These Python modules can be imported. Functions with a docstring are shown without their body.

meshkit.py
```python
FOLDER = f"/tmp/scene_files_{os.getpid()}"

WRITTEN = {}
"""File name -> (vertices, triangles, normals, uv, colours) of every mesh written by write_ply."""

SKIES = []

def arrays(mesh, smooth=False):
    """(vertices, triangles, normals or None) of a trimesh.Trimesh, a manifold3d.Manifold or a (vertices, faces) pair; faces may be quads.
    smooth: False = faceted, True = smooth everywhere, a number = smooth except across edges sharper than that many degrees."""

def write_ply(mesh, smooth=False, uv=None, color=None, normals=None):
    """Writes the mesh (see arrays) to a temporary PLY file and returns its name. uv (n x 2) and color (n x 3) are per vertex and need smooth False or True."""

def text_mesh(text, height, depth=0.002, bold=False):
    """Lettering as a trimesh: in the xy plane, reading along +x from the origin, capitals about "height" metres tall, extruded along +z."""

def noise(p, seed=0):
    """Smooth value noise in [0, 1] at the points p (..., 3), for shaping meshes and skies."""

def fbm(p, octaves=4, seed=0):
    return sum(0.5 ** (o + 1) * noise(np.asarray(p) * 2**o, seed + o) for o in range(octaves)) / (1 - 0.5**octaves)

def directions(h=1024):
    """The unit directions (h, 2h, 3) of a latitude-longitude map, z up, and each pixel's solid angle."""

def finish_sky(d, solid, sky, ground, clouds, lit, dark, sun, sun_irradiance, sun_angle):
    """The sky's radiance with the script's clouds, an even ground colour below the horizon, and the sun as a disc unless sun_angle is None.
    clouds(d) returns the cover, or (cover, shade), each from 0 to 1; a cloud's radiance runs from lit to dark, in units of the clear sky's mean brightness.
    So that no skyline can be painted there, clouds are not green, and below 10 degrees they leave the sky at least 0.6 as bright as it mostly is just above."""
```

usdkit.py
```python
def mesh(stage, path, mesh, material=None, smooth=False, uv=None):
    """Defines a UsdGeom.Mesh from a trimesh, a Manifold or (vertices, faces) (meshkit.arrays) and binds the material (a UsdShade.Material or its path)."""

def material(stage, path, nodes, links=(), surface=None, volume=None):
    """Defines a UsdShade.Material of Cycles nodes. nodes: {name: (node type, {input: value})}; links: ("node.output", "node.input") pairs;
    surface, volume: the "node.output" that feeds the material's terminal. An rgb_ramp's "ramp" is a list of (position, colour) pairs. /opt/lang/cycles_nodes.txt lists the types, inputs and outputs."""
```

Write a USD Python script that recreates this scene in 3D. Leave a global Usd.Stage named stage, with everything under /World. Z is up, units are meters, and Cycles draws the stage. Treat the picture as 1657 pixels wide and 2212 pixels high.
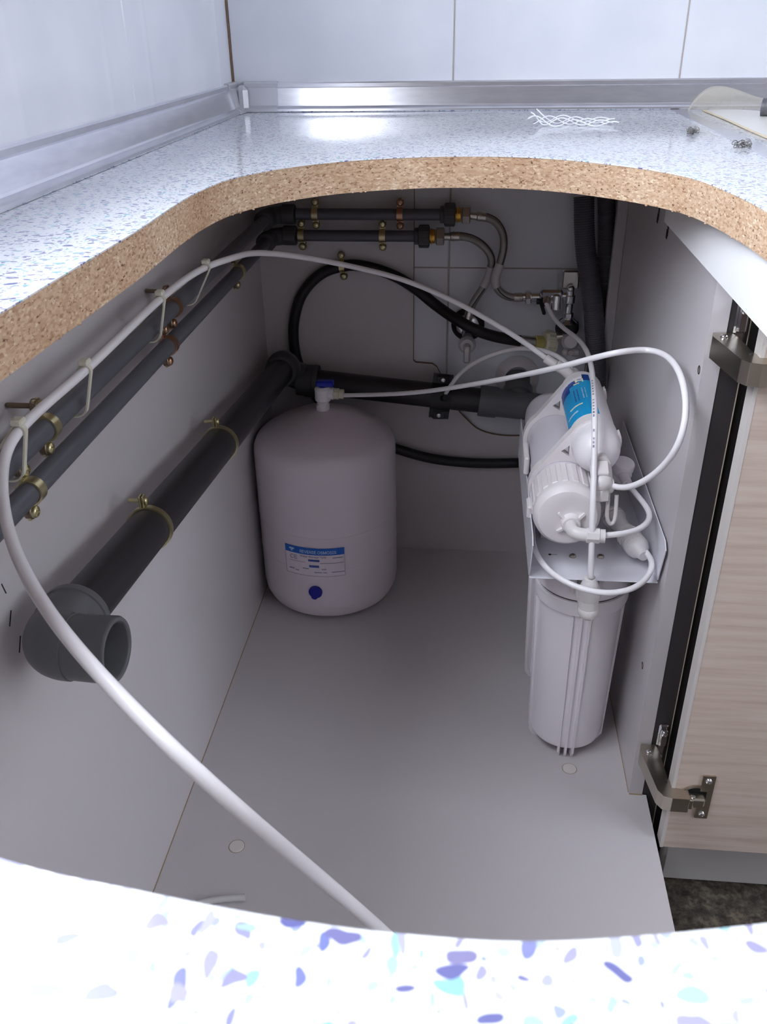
import math, random
import numpy as np, trimesh
import manifold3d as m3
from shapely.geometry import Polygon, Point, box as sbox, LineString
from shapely.ops import unary_union
from shapely import affinity
from pxr import Usd, UsdGeom, UsdLux, UsdShade, Gf, Sdf, Vt
import usdkit, meshkit

random.seed(7)
RNG = np.random.default_rng(7)
stage = Usd.Stage.CreateInMemory()
UsdGeom.SetStageUpAxis(stage, UsdGeom.Tokens.z)
UsdGeom.SetStageMetersPerUnit(stage, 1.0)
WORLD = UsdGeom.Xform.Define(stage, '/World')
stage.SetDefaultPrim(WORLD.GetPrim())
UsdGeom.Scope.Define(stage, '/World/Looks')

# ------------------------------------------------------------------ camera
EYE = np.array([0.0, 0.0, 1.01])
PITCH, YAW, ROLL = math.radians(29.429), math.radians(5.956), math.radians(-0.951)
FWD = np.array([-math.sin(YAW) * math.cos(PITCH), math.cos(YAW) * math.cos(PITCH), -math.sin(PITCH)])
RIGHT0 = np.array([math.cos(YAW), math.sin(YAW), 0.0])
UP0 = np.cross(RIGHT0, FWD)
RIGHT = math.cos(ROLL) * RIGHT0 + math.sin(ROLL) * UP0
UP = -math.sin(ROLL) * RIGHT0 + math.cos(ROLL) * UP0
cam = UsdGeom.Camera.Define(stage, '/World/camera')
cm = Gf.Matrix4d(*RIGHT, 0, *UP, 0, *(-FWD), 0, *EYE, 1)
cam.AddTransformOp().Set(cm)
cam.CreateHorizontalApertureAttr(24.0)
cam.CreateVerticalApertureAttr(24.0 * 2212 / 1657)
cam.CreateFocalLengthAttr(24.0 * 1895.66 / 1657)
cam.CreateFStopAttr(34.0)
cam.CreateFocusDistanceAttr(1.05)
cam.CreateClippingRangeAttr(Gf.Vec2f(0.01, 100.0))
cam.CreateExposureAttr(2.0)

# ------------------------------------------------------------------ daylight: the window in the left wall, and a pale overcast sky
WIN = dict(y0=-0.15, y1=0.705, z0=1.065, z1=2.05)
WIN2 = dict(y0=-1.50, y1=0.60, z0=0.95, z1=2.20)
win_light = UsdLux.RectLight.Define(stage, '/World/window_daylight')
win_light.CreateWidthAttr(WIN['z1'] - WIN['z0'])
win_light.CreateHeightAttr(WIN['y1'] - WIN['y0'])
win_light.CreateIntensityAttr(2.9)
win_light.CreateColorAttr(Gf.Vec3f(0.87, 0.915, 1.0))
win_light.AddTranslateOp().Set(Gf.Vec3d(-0.43, (WIN['y0'] + WIN['y1']) / 2, (WIN['z0'] + WIN['z1']) / 2))
win_light.AddRotateYOp().Set(-90.0)
win_light2 = UsdLux.RectLight.Define(stage, '/World/balcony_daylight')
win_light2.CreateWidthAttr(WIN2['z1'] - WIN2['z0'])
win_light2.CreateHeightAttr(WIN2['y1'] - WIN2['y0'])
win_light2.CreateIntensityAttr(0.25)
win_light2.CreateColorAttr(Gf.Vec3f(0.87, 0.915, 1.0))
win_light2.AddTranslateOp().Set(Gf.Vec3d(2.62, (WIN2['y0'] + WIN2['y1']) / 2, (WIN2['z0'] + WIN2['z1']) / 2))
win_light2.AddRotateYOp().Set(90.0)
dome = UsdLux.DomeLight.Define(stage, '/World/sky')
dome.CreateIntensityAttr(0.5)
dome.CreateColorAttr(Gf.Vec3f(0.86, 0.9, 1.0))

# ------------------------------------------------------------------ materials
LOOKS = {}
def P(name, color, rough=0.5, metal=0.0, **kw):
    d = {'base_color': color, 'roughness': rough, 'metallic': metal}
    d.update(kw)
    LOOKS[name] = usdkit.material(stage, '/World/Looks/' + name, {'p': ('principled_bsdf', d)}, [], surface='p.BSDF')
    return LOOKS[name]

def PN(name, c1, c2, scale, rough=0.5, metal=0.0, detail=3, stretch=(1, 1, 1), bump=0.0, lo=0.35, hi=0.65, **kw):
    """principled with a noise between two colours"""
    d = {'roughness': rough, 'metallic': metal}; d.update(kw)
    n = {'g': ('geometry', {}), 'm': ('mapping', {'scale': stretch}), 'n': ('noise_texture', {'scale': scale, 'detail': detail}),
         'r': ('rgb_ramp', {'ramp': [(lo, c1), (hi, c2)]}), 'p': ('principled_bsdf', d)}
    l = [('g.position', 'm.vector'), ('m.vector', 'n.vector'), ('n.fac', 'r.fac'), ('r.color', 'p.base_color')]
    if bump:
        n['b'] = ('bump', {'strength': bump, 'distance': 0.001}); l += [('n.fac', 'b.height'), ('b.normal', 'p.normal')]
    LOOKS[name] = usdkit.material(stage, '/World/Looks/' + name, n, l, surface='p.BSDF')

PN('tile_glaze', (0.72, 0.735, 0.80), (0.78, 0.79, 0.85), 9, rough=0.16, detail=2)
P('grout', (0.46, 0.41, 0.38), 0.9)
P('plaster', (0.46, 0.45, 0.46), 0.9)
P('melamine', (0.625, 0.586, 0.602), 0.36)
P('melamine_edge', (0.50, 0.47, 0.49), 0.45)
P('rail_white', (0.89, 0.89, 0.91), 0.4)
P('hardboard', (0.22, 0.14, 0.09), 0.8)
P('cap_cream', (0.72, 0.68, 0.64), 0.5)
P('seam', (0.36, 0.27, 0.16), 0.8)
PN('aluminium', (0.78, 0.78, 0.84), (0.86, 0.86, 0.91), 30, rough=0.19, metal=1.0, stretch=(1, 1, 6))
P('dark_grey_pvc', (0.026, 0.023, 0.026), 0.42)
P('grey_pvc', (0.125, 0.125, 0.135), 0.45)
P('pipe_grey', (0.105, 0.105, 0.125), 0.38)
P('fitting_dark', (0.070, 0.068, 0.074), 0.5)
P('black_rubber', (0.012, 0.009, 0.011), 0.5)
P('black_plastic', (0.010, 0.010, 0.013), 0.35)
P('zinc_yellow', (0.68, 0.61, 0.36), 0.33, 1.0)
P('zinc_dark', (0.22, 0.17, 0.12), 0.45, 0.9)
P('zinc_red', (0.55, 0.33, 0.22), 0.35, 1.0)
P('chrome', (0.78, 0.78, 0.80), 0.12, 1.0)
P('steel', (0.60, 0.57, 0.53), 0.3, 1.0)
P('nickel', (0.52, 0.47, 0.40), 0.26, 1.0)
P('brass', (0.75, 0.42, 0.08), 0.3, 1.0)
P('white_tube', (0.88, 0.85, 0.88), 0.30)
P('tube_grey', (0.60, 0.58, 0.58), 0.4)
P('tube_pale', (0.66, 0.64, 0.64), 0.35)
P('tie_nylon', (0.72, 0.69, 0.58), 0.45)
P('tank_white', (0.76, 0.67, 0.73), 0.30)
P('weld_line', (0.62, 0.57, 0.62), 0.4)
P('filter_white', (0.88, 0.84, 0.88), 0.34)
P('filter_warm', (0.82, 0.77, 0.78), 0.42)
P('bracket_white', (0.78, 0.77, 0.83), 0.35)
P('natural_plastic', (0.74, 0.70, 0.70), 0.38)
P('membrane_shell', (0.70, 0.66, 0.72), 0.3)
P('ivory_plastic', (0.70, 0.66, 0.52), 0.45)
P('yellow_plastic', (0.50, 0.42, 0.14), 0.45)
P('label_blue', (0.01, 0.12, 0.55), 0.4)
P('label_cyan', (0.01, 0.36, 0.72), 0.4)
P('label_navy', (0.006, 0.05, 0.30), 0.4)
P('label_white', (0.77, 0.68, 0.74), 0.4)
P('ink_pale', (0.45, 0.62, 0.80), 0.5)
P('ink_cream', (0.80, 0.80, 0.62), 0.5)
P('ink_blue', (0.05, 0.10, 0.35), 0.5)
P('ink_grey', (0.30, 0.29, 0.42), 0.5)
P('plug_blue', (0.004, 0.008, 0.30), 0.35)
P('handle_blue', (0.004, 0.02, 0.42), 0.35)
P('flex_braid', (0.30, 0.285, 0.27), 0.40, 0.4)
P('flex_stripe', (0.02, 0.02, 0.022), 0.5)
P('sleeve_white', (0.55, 0.52, 0.52), 0.5)
P('corrugated_grey', (0.085, 0.082, 0.10), 0.5)
P('wenge', (0.045, 0.040, 0.041), 0.45)
P('black_gap', (0.012, 0.011, 0.011), 0.6)
P('pale_edge', (0.55, 0.46, 0.36), 0.5)
P('door_edge', (0.62, 0.58, 0.55), 0.5)
P('plinth_grey', (0.55, 0.52, 0.51), 0.4)
P('knob_pale', (0.52, 0.50, 0.52), 0.28, 0.35)
P('cap_grey', (0.62, 0.62, 0.66), 0.25, 0.6)
P('swarf', (0.28, 0.27, 0.26), 0.45, 0.7)
P('net_white', (0.85, 0.86, 0.90), 0.4)
P('pencil', (0.03, 0.03, 0.03), 0.8)
P('sheet_white', (0.80, 0.78, 0.75), 0.35)
P('sheet_cream', (0.72, 0.60, 0.42), 0.5)
P('screw_hole', (0.05, 0.04, 0.035), 0.8)
P('white_pvc', (0.80, 0.80, 0.82), 0.35)

# light wood grain of the open door's inner face
usdkit.material(stage, '/World/Looks/light_wood', {
    'g': ('geometry', {}), 'm': ('mapping', {'scale': (3.0, 3.0, 60.0)}), 'n': ('noise_texture', {'scale': 2.2, 'detail': 5, 'roughness': 0.6}),
    'r': ('rgb_ramp', {'ramp': [(0.30, (0.51, 0.395, 0.33)), (0.5, (0.60, 0.485, 0.415)), (0.72, (0.65, 0.555, 0.485))]}),
    'p': ('principled_bsdf', {'roughness': 0.42})},
    [('g.position', 'm.vector'), ('m.vector', 'n.vector'), ('n.fac', 'r.fac'), ('r.color', 'p.base_color')], surface='p.BSDF')
# dark stone floor tile
usdkit.material(stage, '/World/Looks/dark_stone', {
    'g': ('geometry', {}), 'n': ('noise_texture', {'scale': 70.0, 'detail': 6, 'roughness': 0.7, 'distortion': 0.15}),
    'r': ('rgb_ramp', {'ramp': [(0.38, (0.035, 0.028, 0.024)), (0.5, (0.085, 0.070, 0.055)), (0.64, (0.19, 0.155, 0.115))]}),
    'p': ('principled_bsdf', {'roughness': 0.4})},
    [('g.position', 'n.vector'), ('n.fac', 'r.fac'), ('r.color', 'p.base_color')], surface='p.BSDF')
# particleboard core: tan flakes, dark specks
usdkit.material(stage, '/World/Looks/particleboard', {
    'g': ('geometry', {}), 'm': ('mapping', {'scale': (0.75, 0.75, 1.7)}),
    'dn': ('noise_texture', {'scale': 260.0, 'detail': 2}), 'dv': ('vector_math', {'math_type': 'multiply_add', 'vector2': (0.002, 0.002, 0.002)}),
    'v': ('voronoi_texture', {'scale': 430.0, 'feature': 'f1', 'use_normalize': False}), 'sc': ('separate_color', {}),
    'r': ('rgb_ramp', {'ramp': [(0.0, (0.40, 0.24, 0.14)), (0.15, (0.52, 0.345, 0.22)), (0.6, (0.60, 0.425, 0.285)), (0.9, (0.66, 0.49, 0.345)), (1.0, (0.78, 0.64, 0.48))]}),
    'n2': ('noise_texture', {'scale': 330.0, 'detail': 3, 'roughness': 0.7}), 'r2': ('rgb_ramp', {'ramp': [(0.33, (0.20, 0.11, 0.08)), (0.40, (1, 1, 1))]}),
    'n3': ('noise_texture', {'scale': 9.0, 'detail': 2}), 'r3': ('rgb_ramp', {'ramp': [(0.35, (0.82, 0.74, 0.68)), (0.62, (1, 1, 1))]}),
    'x': ('mix', {'mix_type': 'multiply', 'fac': 1.0}), 'x2': ('mix', {'mix_type': 'multiply', 'fac': 1.0}),
    'b': ('bump', {'strength': 0.5, 'distance': 0.0008}), 'p': ('principled_bsdf', {'roughness': 0.85})},
    [('g.position', 'm.vector'), ('g.position', 'dn.vector'), ('dn.color', 'dv.vector1'), ('m.vector', 'dv.vector3'), ('dv.vector', 'v.vector'), ('v.color', 'sc.color'),
     ('sc.r', 'r.fac'), ('m.vector', 'n2.vector'), ('n2.fac', 'r2.fac'), ('g.position', 'n3.vector'), ('n3.fac', 'r3.fac'),
     ('r.color', 'x.color1'), ('r2.color', 'x.color2'), ('x.color', 'x2.color1'), ('r3.color', 'x2.color2'), ('x2.color', 'p.base_color'),
     ('sc.g', 'b.height'), ('b.normal', 'p.normal')], surface='p.BSDF')

def chips_material():
    """white glossy laminate printed with angular blue, mauve and aqua chips of several sizes"""
    n = {'g': ('geometry', {}), 'dn': ('noise_texture', {'scale': 170.0, 'detail': 1}),
         'dv': ('vector_math', {'math_type': 'multiply_add', 'vector2': (0.005, 0.005, 0.005)}),
         'p': ('principled_bsdf', {'roughness': 0.10, 'specular_ior_level': 0.75})}
    l = [('g.position', 'dn.vector'), ('dn.color', 'dv.vector1'), ('g.position', 'dv.vector3')]
    last = None
    layers = [(330.0, 0.0, (1, 1, 0), 0.08, 0.28, 0.52, [(0, (0.30, 0.34, 0.56)), (0.5, (0.46, 0.44, 0.60)), (1, (0.40, 0.62, 0.68))]),
              (180.0, 0.6, (1.6, 0.8, 0), 0.09, 0.34, 0.38, [(0, (0.17, 0.19, 0.42)), (0.35, (0.33, 0.31, 0.46)), (0.6, (0.45, 0.44, 0.58)), (0.8, (0.26, 0.60, 0.62)), (1, (0.56, 0.54, 0.62))]),
              (135.0, 2.1, (0.85, 1.5, 0), 0.09, 0.35, 0.42, [(0, (0.10, 0.11, 0.31)), (0.35, (0.22, 0.20, 0.36)), (0.6, (0.40, 0.38, 0.52)), (0.8, (0.22, 0.55, 0.58)), (1, (0.48, 0.46, 0.56))])]
    for i, (sc, rot, st, t0, t1, keep, cols) in enumerate(layers):
        k = str(i)
        n['m' + k] = ('mapping', {'rotation': (0, 0, rot), 'scale': st, 'location': (0.31 * i, 0.17 * i, 0)})
        n['v' + k] = ('voronoi_texture', {'scale': sc, 'feature': 'f1', 'use_normalize': False, 'dimensions': '2D'})
        n['s' + k] = ('separate_color', {})
        n['t' + k] = ('map_range', {'from_min': keep, 'from_max': 1.0, 'to_min': t0, 'to_max': t1})
        n['u' + k] = ('math', {'math_type': 'subtract'})
        n['w' + k] = ('map_range', {'from_min': -0.015, 'from_max': 0.015, 'to_min': 0.0, 'to_max': 1.0, 'clamp': True})
        n['h' + k] = ('math', {'math_type': 'greater_than', 'value2': keep})
        n['q' + k] = ('math', {'math_type': 'multiply'})
        n['c' + k] = ('rgb_ramp', {'ramp': cols})
        n['x' + k] = ('mix', {'mix_type': 'mix'})
        l += [('dv.vector', 'm%s.vector' % k), ('m%s.vector' % k, 'v%s.vector' % k), ('v%s.color' % k, 's%s.color' % k), ('s%s.r' % k, 't%s.value' % k),
              ('t%s.result' % k, 'u%s.value1' % k), ('v%s.distance' % k, 'u%s.value2' % k), ('u%s.value' % k, 'w%s.value' % k), ('s%s.r' % k, 'h%s.value1' % k),
              ('w%s.result' % k, 'q%s.value1' % k), ('h%s.value' % k, 'q%s.value2' % k), ('q%s.value' % k, 'x%s.fac' % k), ('s%s.g' % k, 'c%s.fac' % k),
              ('c%s.color' % k, 'x%s.color2' % k)]
        if last is None:
            n['x' + k][1]['color1'] = (0.80, 0.815, 0.85)
        else:
            l.append((last + '.color', 'x%s.color1' % k))
        last = 'x' + k
    l.append((last + '.color', 'p.base_color'))
    usdkit.material(stage, '/World/Looks/chip_laminate', n, l, surface='p.BSDF')
chips_material()
usdkit.material(stage, '/World/Looks/clear_film', {
    't': ('transparent_bsdf', {'color': (0.96, 0.96, 0.95)}), 'd': ('diffuse_bsdf', {'color': (0.85, 0.80, 0.68)}), 's': ('glossy_bsdf', {'color': (1, 1, 1), 'roughness': 0.15}),
    'a': ('mix_closure', {'fac': 0.24}), 'b': ('mix_closure', {'fac': 0.08})},
    [('t.BSDF', 'a.closure1'), ('d.BSDF', 'a.closure2'), ('a.closure', 'b.closure1'), ('s.BSDF', 'b.closure2')], surface='b.closure')
usdkit.material(stage, '/World/Looks/clear_flange', {
    't': ('transparent_bsdf', {'color': (0.95, 0.94, 0.95)}), 'd': ('diffuse_bsdf', {'color': (0.86, 0.82, 0.86)}), 's': ('glossy_bsdf', {'color': (1, 1, 1), 'roughness': 0.1}),
    'a': ('mix_closure', {'fac': 0.78}), 'b': ('mix_closure', {'fac': 0.07})},
    [('t.BSDF', 'a.closure1'), ('d.BSDF', 'a.closure2'), ('a.closure', 'b.closure1'), ('s.BSDF', 'b.closure2')], surface='b.closure')
usdkit.material(stage, '/World/Looks/window_glass', {
    't': ('transparent_bsdf', {'color': (0.97, 0.98, 0.98)}), 's': ('glossy_bsdf', {'color': (1, 1, 1), 'roughness': 0.0}), 'b': ('mix_closure', {'fac': 0.06})},
    [('t.BSDF', 'b.closure1'), ('s.BSDF', 'b.closure2')], surface='b.closure')

# ------------------------------------------------------------------ scene-graph helpers
USED = {}
def numbered(parent, name):
    k = USED.get((parent, name), 0)
    USED[(parent, name)] = k + 1
    return name if k == 0 else '%s_%03d' % (name, k)

class Node:
    """a prim with the world position of its own origin"""
    def __init__(self, path, base):
        self.path, self.base = path, np.asarray(base, float)
    @property
    def prim(self):
        return stage.GetPrimAtPath(self.path)

def obj(name, mesh, mat, parent=None, smooth=35, label=None, kind=None):
    pp = parent.path if parent else '/World'
    base = parent.base if parent else np.zeros(3)
    path = pp + '/' + numbered(pp, name)
    v, f, n = meshkit.arrays(mesh, smooth)
    m = usdkit.mesh(stage, path, (v - base, f), '/World/Looks/' + mat)
    if n is not None:
        m.CreateNormalsAttr(Vt.Vec3fArray.FromNumpy(n.astype(np.float32))); m.SetNormalsInterpolation('vertex')
    p = m.GetPrim()
    if label: p.SetCustomDataByKey('label', label)
    if kind: p.SetCustomDataByKey('kind', kind)
    return Node(path, base)

def tag(node, label, cat, group=None, kind=None):
    p = node.prim
    p.SetCustomDataByKey('label', label); p.SetCustomDataByKey('category', cat)
    if group: p.SetCustomDataByKey('group', group)
    if kind: p.SetCustomDataByKey('kind', kind)
    return node

def thing(name, label, cat, base, group=None):
    path = '/World/' + numbered('/World', name)
    x = UsdGeom.Xform.Define(stage, path); x.AddTranslateOp().Set(Gf.Vec3d(*map(float, base)))
    return tag(Node(path, base), label, cat, group)

def structure(name, mesh, mat, smooth=False):
    return obj(name, mesh, mat, None, smooth, kind='structure')

# ------------------------------------------------------------------ mesh helpers
def cat(*ms):
    out = []
    for m in ms:
        if isinstance(m, (list, tuple)) and not isinstance(m, tuple): out += m
        else: out.append(m)
    res = []
    for m in out:
        if not isinstance(m, trimesh.Trimesh):
            v, f, _ = meshkit.arrays(m); m = trimesh.Trimesh(v, f, process=False)
        res.append(m)
    return trimesh.util.concatenate(res)

def bx(x0, x1, y0, y1, z0, z1, ch=0.0):
    """box by its bounds, chamfered by ch"""
    lo, hi = np.array([x0, y0, z0], float), np.array([x1, y1, z1], float)
    c, h = (lo + hi) / 2, np.abs(hi - lo) / 2
    if ch <= 0:
        m = trimesh.creation.box(2 * h); m.apply_translation(c); return m
    ch = min(ch, h.min() * 0.9)
    pts = []
    for sx in (-1, 1):
        for sy in (-1, 1):
            for sz in (-1, 1):
                for k in range(3):
                    q = h.copy(); q -= ch; q[k] = h[k]
                    pts.append(c + q * np.array([sx, sy, sz]))
    return trimesh.convex.convex_hull(np.array(pts))

def frame(zdir, xdir=None):
    z = np.asarray(zdir, float); z = z / np.linalg.norm(z)
    x = np.asarray(xdir if xdir is not None else ((1, 0, 0) if abs(z[0]) < 0.9 else (0, 1, 0)), float)
    x = x - z * (x @ z); x /= np.linalg.norm(x)
    M = np.eye(4); M[:3, 0], M[:3, 1], M[:3, 2] = x, np.cross(z, x), z
    return M

def place(mesh, origin, zdir=(0, 0, 1), xdir=None):
    m = mesh.copy() if isinstance(mesh, trimesh.Trimesh) else cat(mesh)
    M = frame(zdir, xdir); M[:3, 3] = origin
    m.apply_transform(M); return m

def lathe(prof, origin=(0, 0, 0), zdir=(0, 0, 1), n=36, xdir=None):
    """revolve (r, h) points about zdir"""
    prof = np.asarray(prof, float)
    a = np.linspace(0, 2 * np.pi, n, endpoint=False)
    v = np.stack([np.outer(prof[:, 0], np.cos(a)), np.outer(prof[:, 0], np.sin(a)), np.repeat(prof[:, 1:2], n, 1)], -1)
    k = len(prof); v = v.reshape(-1, 3); f = []
    for i in range(k - 1):
        for j in range(n):
            j2 = (j + 1) % n
            a0, a1, b0, b1 = i * n + j, i * n + j2, (i + 1) * n + j, (i + 1) * n + j2
            if prof[i, 0] > 1e-9: f.append((a0, a1, b1))
            if prof[i + 1, 0] > 1e-9: f.append((a0, b1, b0))
    m = trimesh.Trimesh(v, np.array(f), process=False); m.merge_vertices()
    return place(m, origin, zdir, xdir)

def cyl(r, p, q, n=28, ch=0.0):
    p, q = np.asarray(p, float), np.asarray(q, float); h = np.linalg.norm(q - p)
    prof = [(0, 0), (r - ch, 0), (r, ch), (r, h - ch), (r - ch, h), (0, h)] if ch else [(0, 0), (r, 0), (r, h), (0, h)]
    return lathe(prof, p, q - p, n)

def hexnut(r, p, q):
    p, q = np.asarray(p, float), np.asarray(q, float); h = np.linalg.norm(q - p); c = 0.12 * r
    return lathe([(0, 0), (r - c, 0), (r, c), (r, h - c), (r - c, h), (0, h)], p, q - p, 6)

def spline(pts, n=12):
    """Catmull-Rom through the points"""
    p = np.asarray(pts, float); p = np.vstack([2 * p[0] - p[1], p, 2 * p[-1] - p[-2]])
    out = []
    for i in range(1, len(p) - 2):
        for t in np.linspace(0, 1, n, endpoint=False):
            a, b, c, d = p[i - 1], p[i], p[i + 1], p[i + 2]
            out.append(0.5 * (2 * b + (c - a) * t + (2 * a - 5 * b + 4 * c - d) * t * t + (3 * b - a - 3 * c + d) * t ** 3))
    out.append(p[-2]); return np.array(out)

def smooth_path(p, it=2):
    p = p.copy()
    for _ in range(it):
        p[1:-1] = 0.25 * p[:-2] + 0.5 * p[1:-1] + 0.25 * p[2:]
    return p

def sweep(path, r, n=14, bore=0.0):
    """round tube along a polyline; r is a number or one radius per point; bore makes it hollow at both ends"""
    p = np.asarray(path, float); k = len(p); r = np.broadcast_to(np.asarray(r, float), (k,))
    t = np.gradient(p, axis=0); t /= np.linalg.norm(t, axis=1, keepdims=True)
    u = np.array([0, 0, 1.0]) if abs(t[0][2]) < 0.9 else np.array([1.0, 0, 0]); rings = []
    a = np.linspace(0, 2 * np.pi, n, endpoint=False)
    frames = []
    for i in range(k):
        u = u - t[i] * (u @ t[i]); u /= np.linalg.norm(u); w = np.cross(t[i], u); frames.append((u.copy(), w))
        rings.append(p[i] + r[i] * (np.outer(np.cos(a), u) + np.outer(np.sin(a), w)))
    def ring(i, rad): return p[i] + rad * (np.outer(np.cos(a), frames[i][0]) + np.outer(np.sin(a), frames[i][1]))
    seq = list(rings)
    if bore > 0:
        d = min(k - 1, max(1, 3))
        seq = [ring(d, bore), ring(0, bore)] + seq + [ring(k - 1, bore), ring(k - 1 - d, bore)]
    v = np.vstack(seq); f = []
    for i in range(len(seq) - 1):
        for j in range(n):
            j2 = (j + 1) % n
            f += [(i * n + j, i * n + j2, (i + 1) * n + j2), (i * n + j, (i + 1) * n + j2, (i + 1) * n + j)]
    c0, c1 = len(v), len(v) + 1
    v = np.vstack([v, seq[0].mean(0), seq[-1].mean(0)])
    for j in range(n):
        f += [(c0, (j + 1) % n, j), (c1, (len(seq) - 1) * n + j, (len(seq) - 1) * n + (j + 1) % n)]
    return trimesh.Trimesh(v, np.array(f), process=False)

def prism(poly, h, origin=(0, 0, 0), zdir=(0, 0, 1), xdir=None):
    """extrude a shapely polygon by h along zdir from origin"""
    geoms = getattr(poly, 'geoms', [poly])
    m = cat(*[trimesh.creation.extrude_polygon(g, h, engine='earcut') for g in geoms])
    return place(m, origin, zdir, xdir)

def screw_head_mesh():
    h = m3.Manifold.cylinder(0.34, 1.0, 0.92, 20) + m3.Manifold.sphere(1.0, 20).scale([0.92, 0.92, 0.42]).translate([0, 0, 0.34])
    h = h - m3.Manifold.cube([4, 4, 4], True).translate([0, 0, -2])
    cross = m3.Manifold.cube([1.2, 0.22, 0.8], True) + m3.Manifold.cube([0.22, 1.2, 0.8], True)
    return cat(h - cross.translate([0, 0, 0.85]))
HEAD = screw_head_mesh()
def screw_head(r, origin, zdir, roll=0.4):
    m = HEAD.copy(); m.apply_scale(r); m.apply_transform(trimesh.transformations.rotation_matrix(roll, [0, 0, 1]))
    return place(m, origin, zdir)

def wrap(mesh, cx, cy, R, phi0, z0):
    """bends a flat mesh (x right, y up, z out) onto an upright cylinder; phi0 is the angle of x = 0"""
    v = mesh.vertices.copy(); phi = phi0 + v[:, 0] / R; r = R + v[:, 2]
    mesh = mesh.copy(); mesh.vertices = np.stack([cx + r * np.cos(phi), cy + r * np.sin(phi), z0 + v[:, 1]], 1); return mesh

def strip_patch(w, h, n=12, t=0.0004):
    """thin flat patch, x in +-w/2, y in 0..h, subdivided along x for wrapping"""
    xs = np.linspace(-w / 2, w / 2, n + 1)
    return cat(*[bx(xs[i], xs[i + 1], 0, h, 0, t) for i in range(n)])
# ================================================================== SETTING
TOP, UNDER = 0.89, 0.860           # worktop top and underside
CF = 0.138                          # cabinet floor
XL, XR, YB = -0.340, 0.224, 1.404   # cabinet inside faces
# left wall with its window opening
w = WIN
hole = sbox(w['y0'], w['z0'], w['y1'], w['z1'])
wall_left = structure('wall_left', prism(sbox(-2.2, 0.0, 1.62, 2.6).difference(hole), 0.2485, (-0.611, 0, 0), (1, 0, 0), (0, 1, 0)), 'grout')
wall_back = structure('wall_back', bx(-0.371, 2.4, 1.4122, 1.62, 0, 2.6), 'grout')
hole2 = sbox(WIN2['y0'], WIN2['z0'], WIN2['y1'], WIN2['z1'])
structure('wall_right', prism(sbox(-2.2, 0.0, 1.62, 2.6).difference(hole2), 0.1, (2.4, 0, 0), (1, 0, 0), (0, 1, 0)), 'plaster')
win2 = structure('window_2', prism(hole2.difference(hole2.buffer(-0.06, join_style=2)), 0.06, (2.42, 0, 0), (1, 0, 0), (0, 1, 0)), 'white_pvc')
obj('mullion', bx(2.425, 2.475, -0.48, -0.42, WIN2['z0'] + 0.06, WIN2['z1'] - 0.06), 'white_pvc', win2)
for a, b in ((WIN2['y0'] + 0.06, -0.48), (-0.42, WIN2['y1'] - 0.06)):
    obj('pane', bx(2.448, 2.452, a, b, WIN2['z0'] + 0.06, WIN2['z1'] - 0.06), 'window_glass', win2, False)
structure('wall_front', bx(-0.371, 2.4, -2.3, -2.2, 0, 2.6), 'plaster')
structure('ceiling', bx(-0.611, 2.5, -2.3, 1.62, 2.6, 2.7), 'plaster')
floor = structure('floor', bx(-0.611, 2.5, -2.3, 1.62, -0.06, -0.0015), 'grout')
YT, XT = 1.4105, -0.3605            # glazed faces of the two tiled walls
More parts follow.
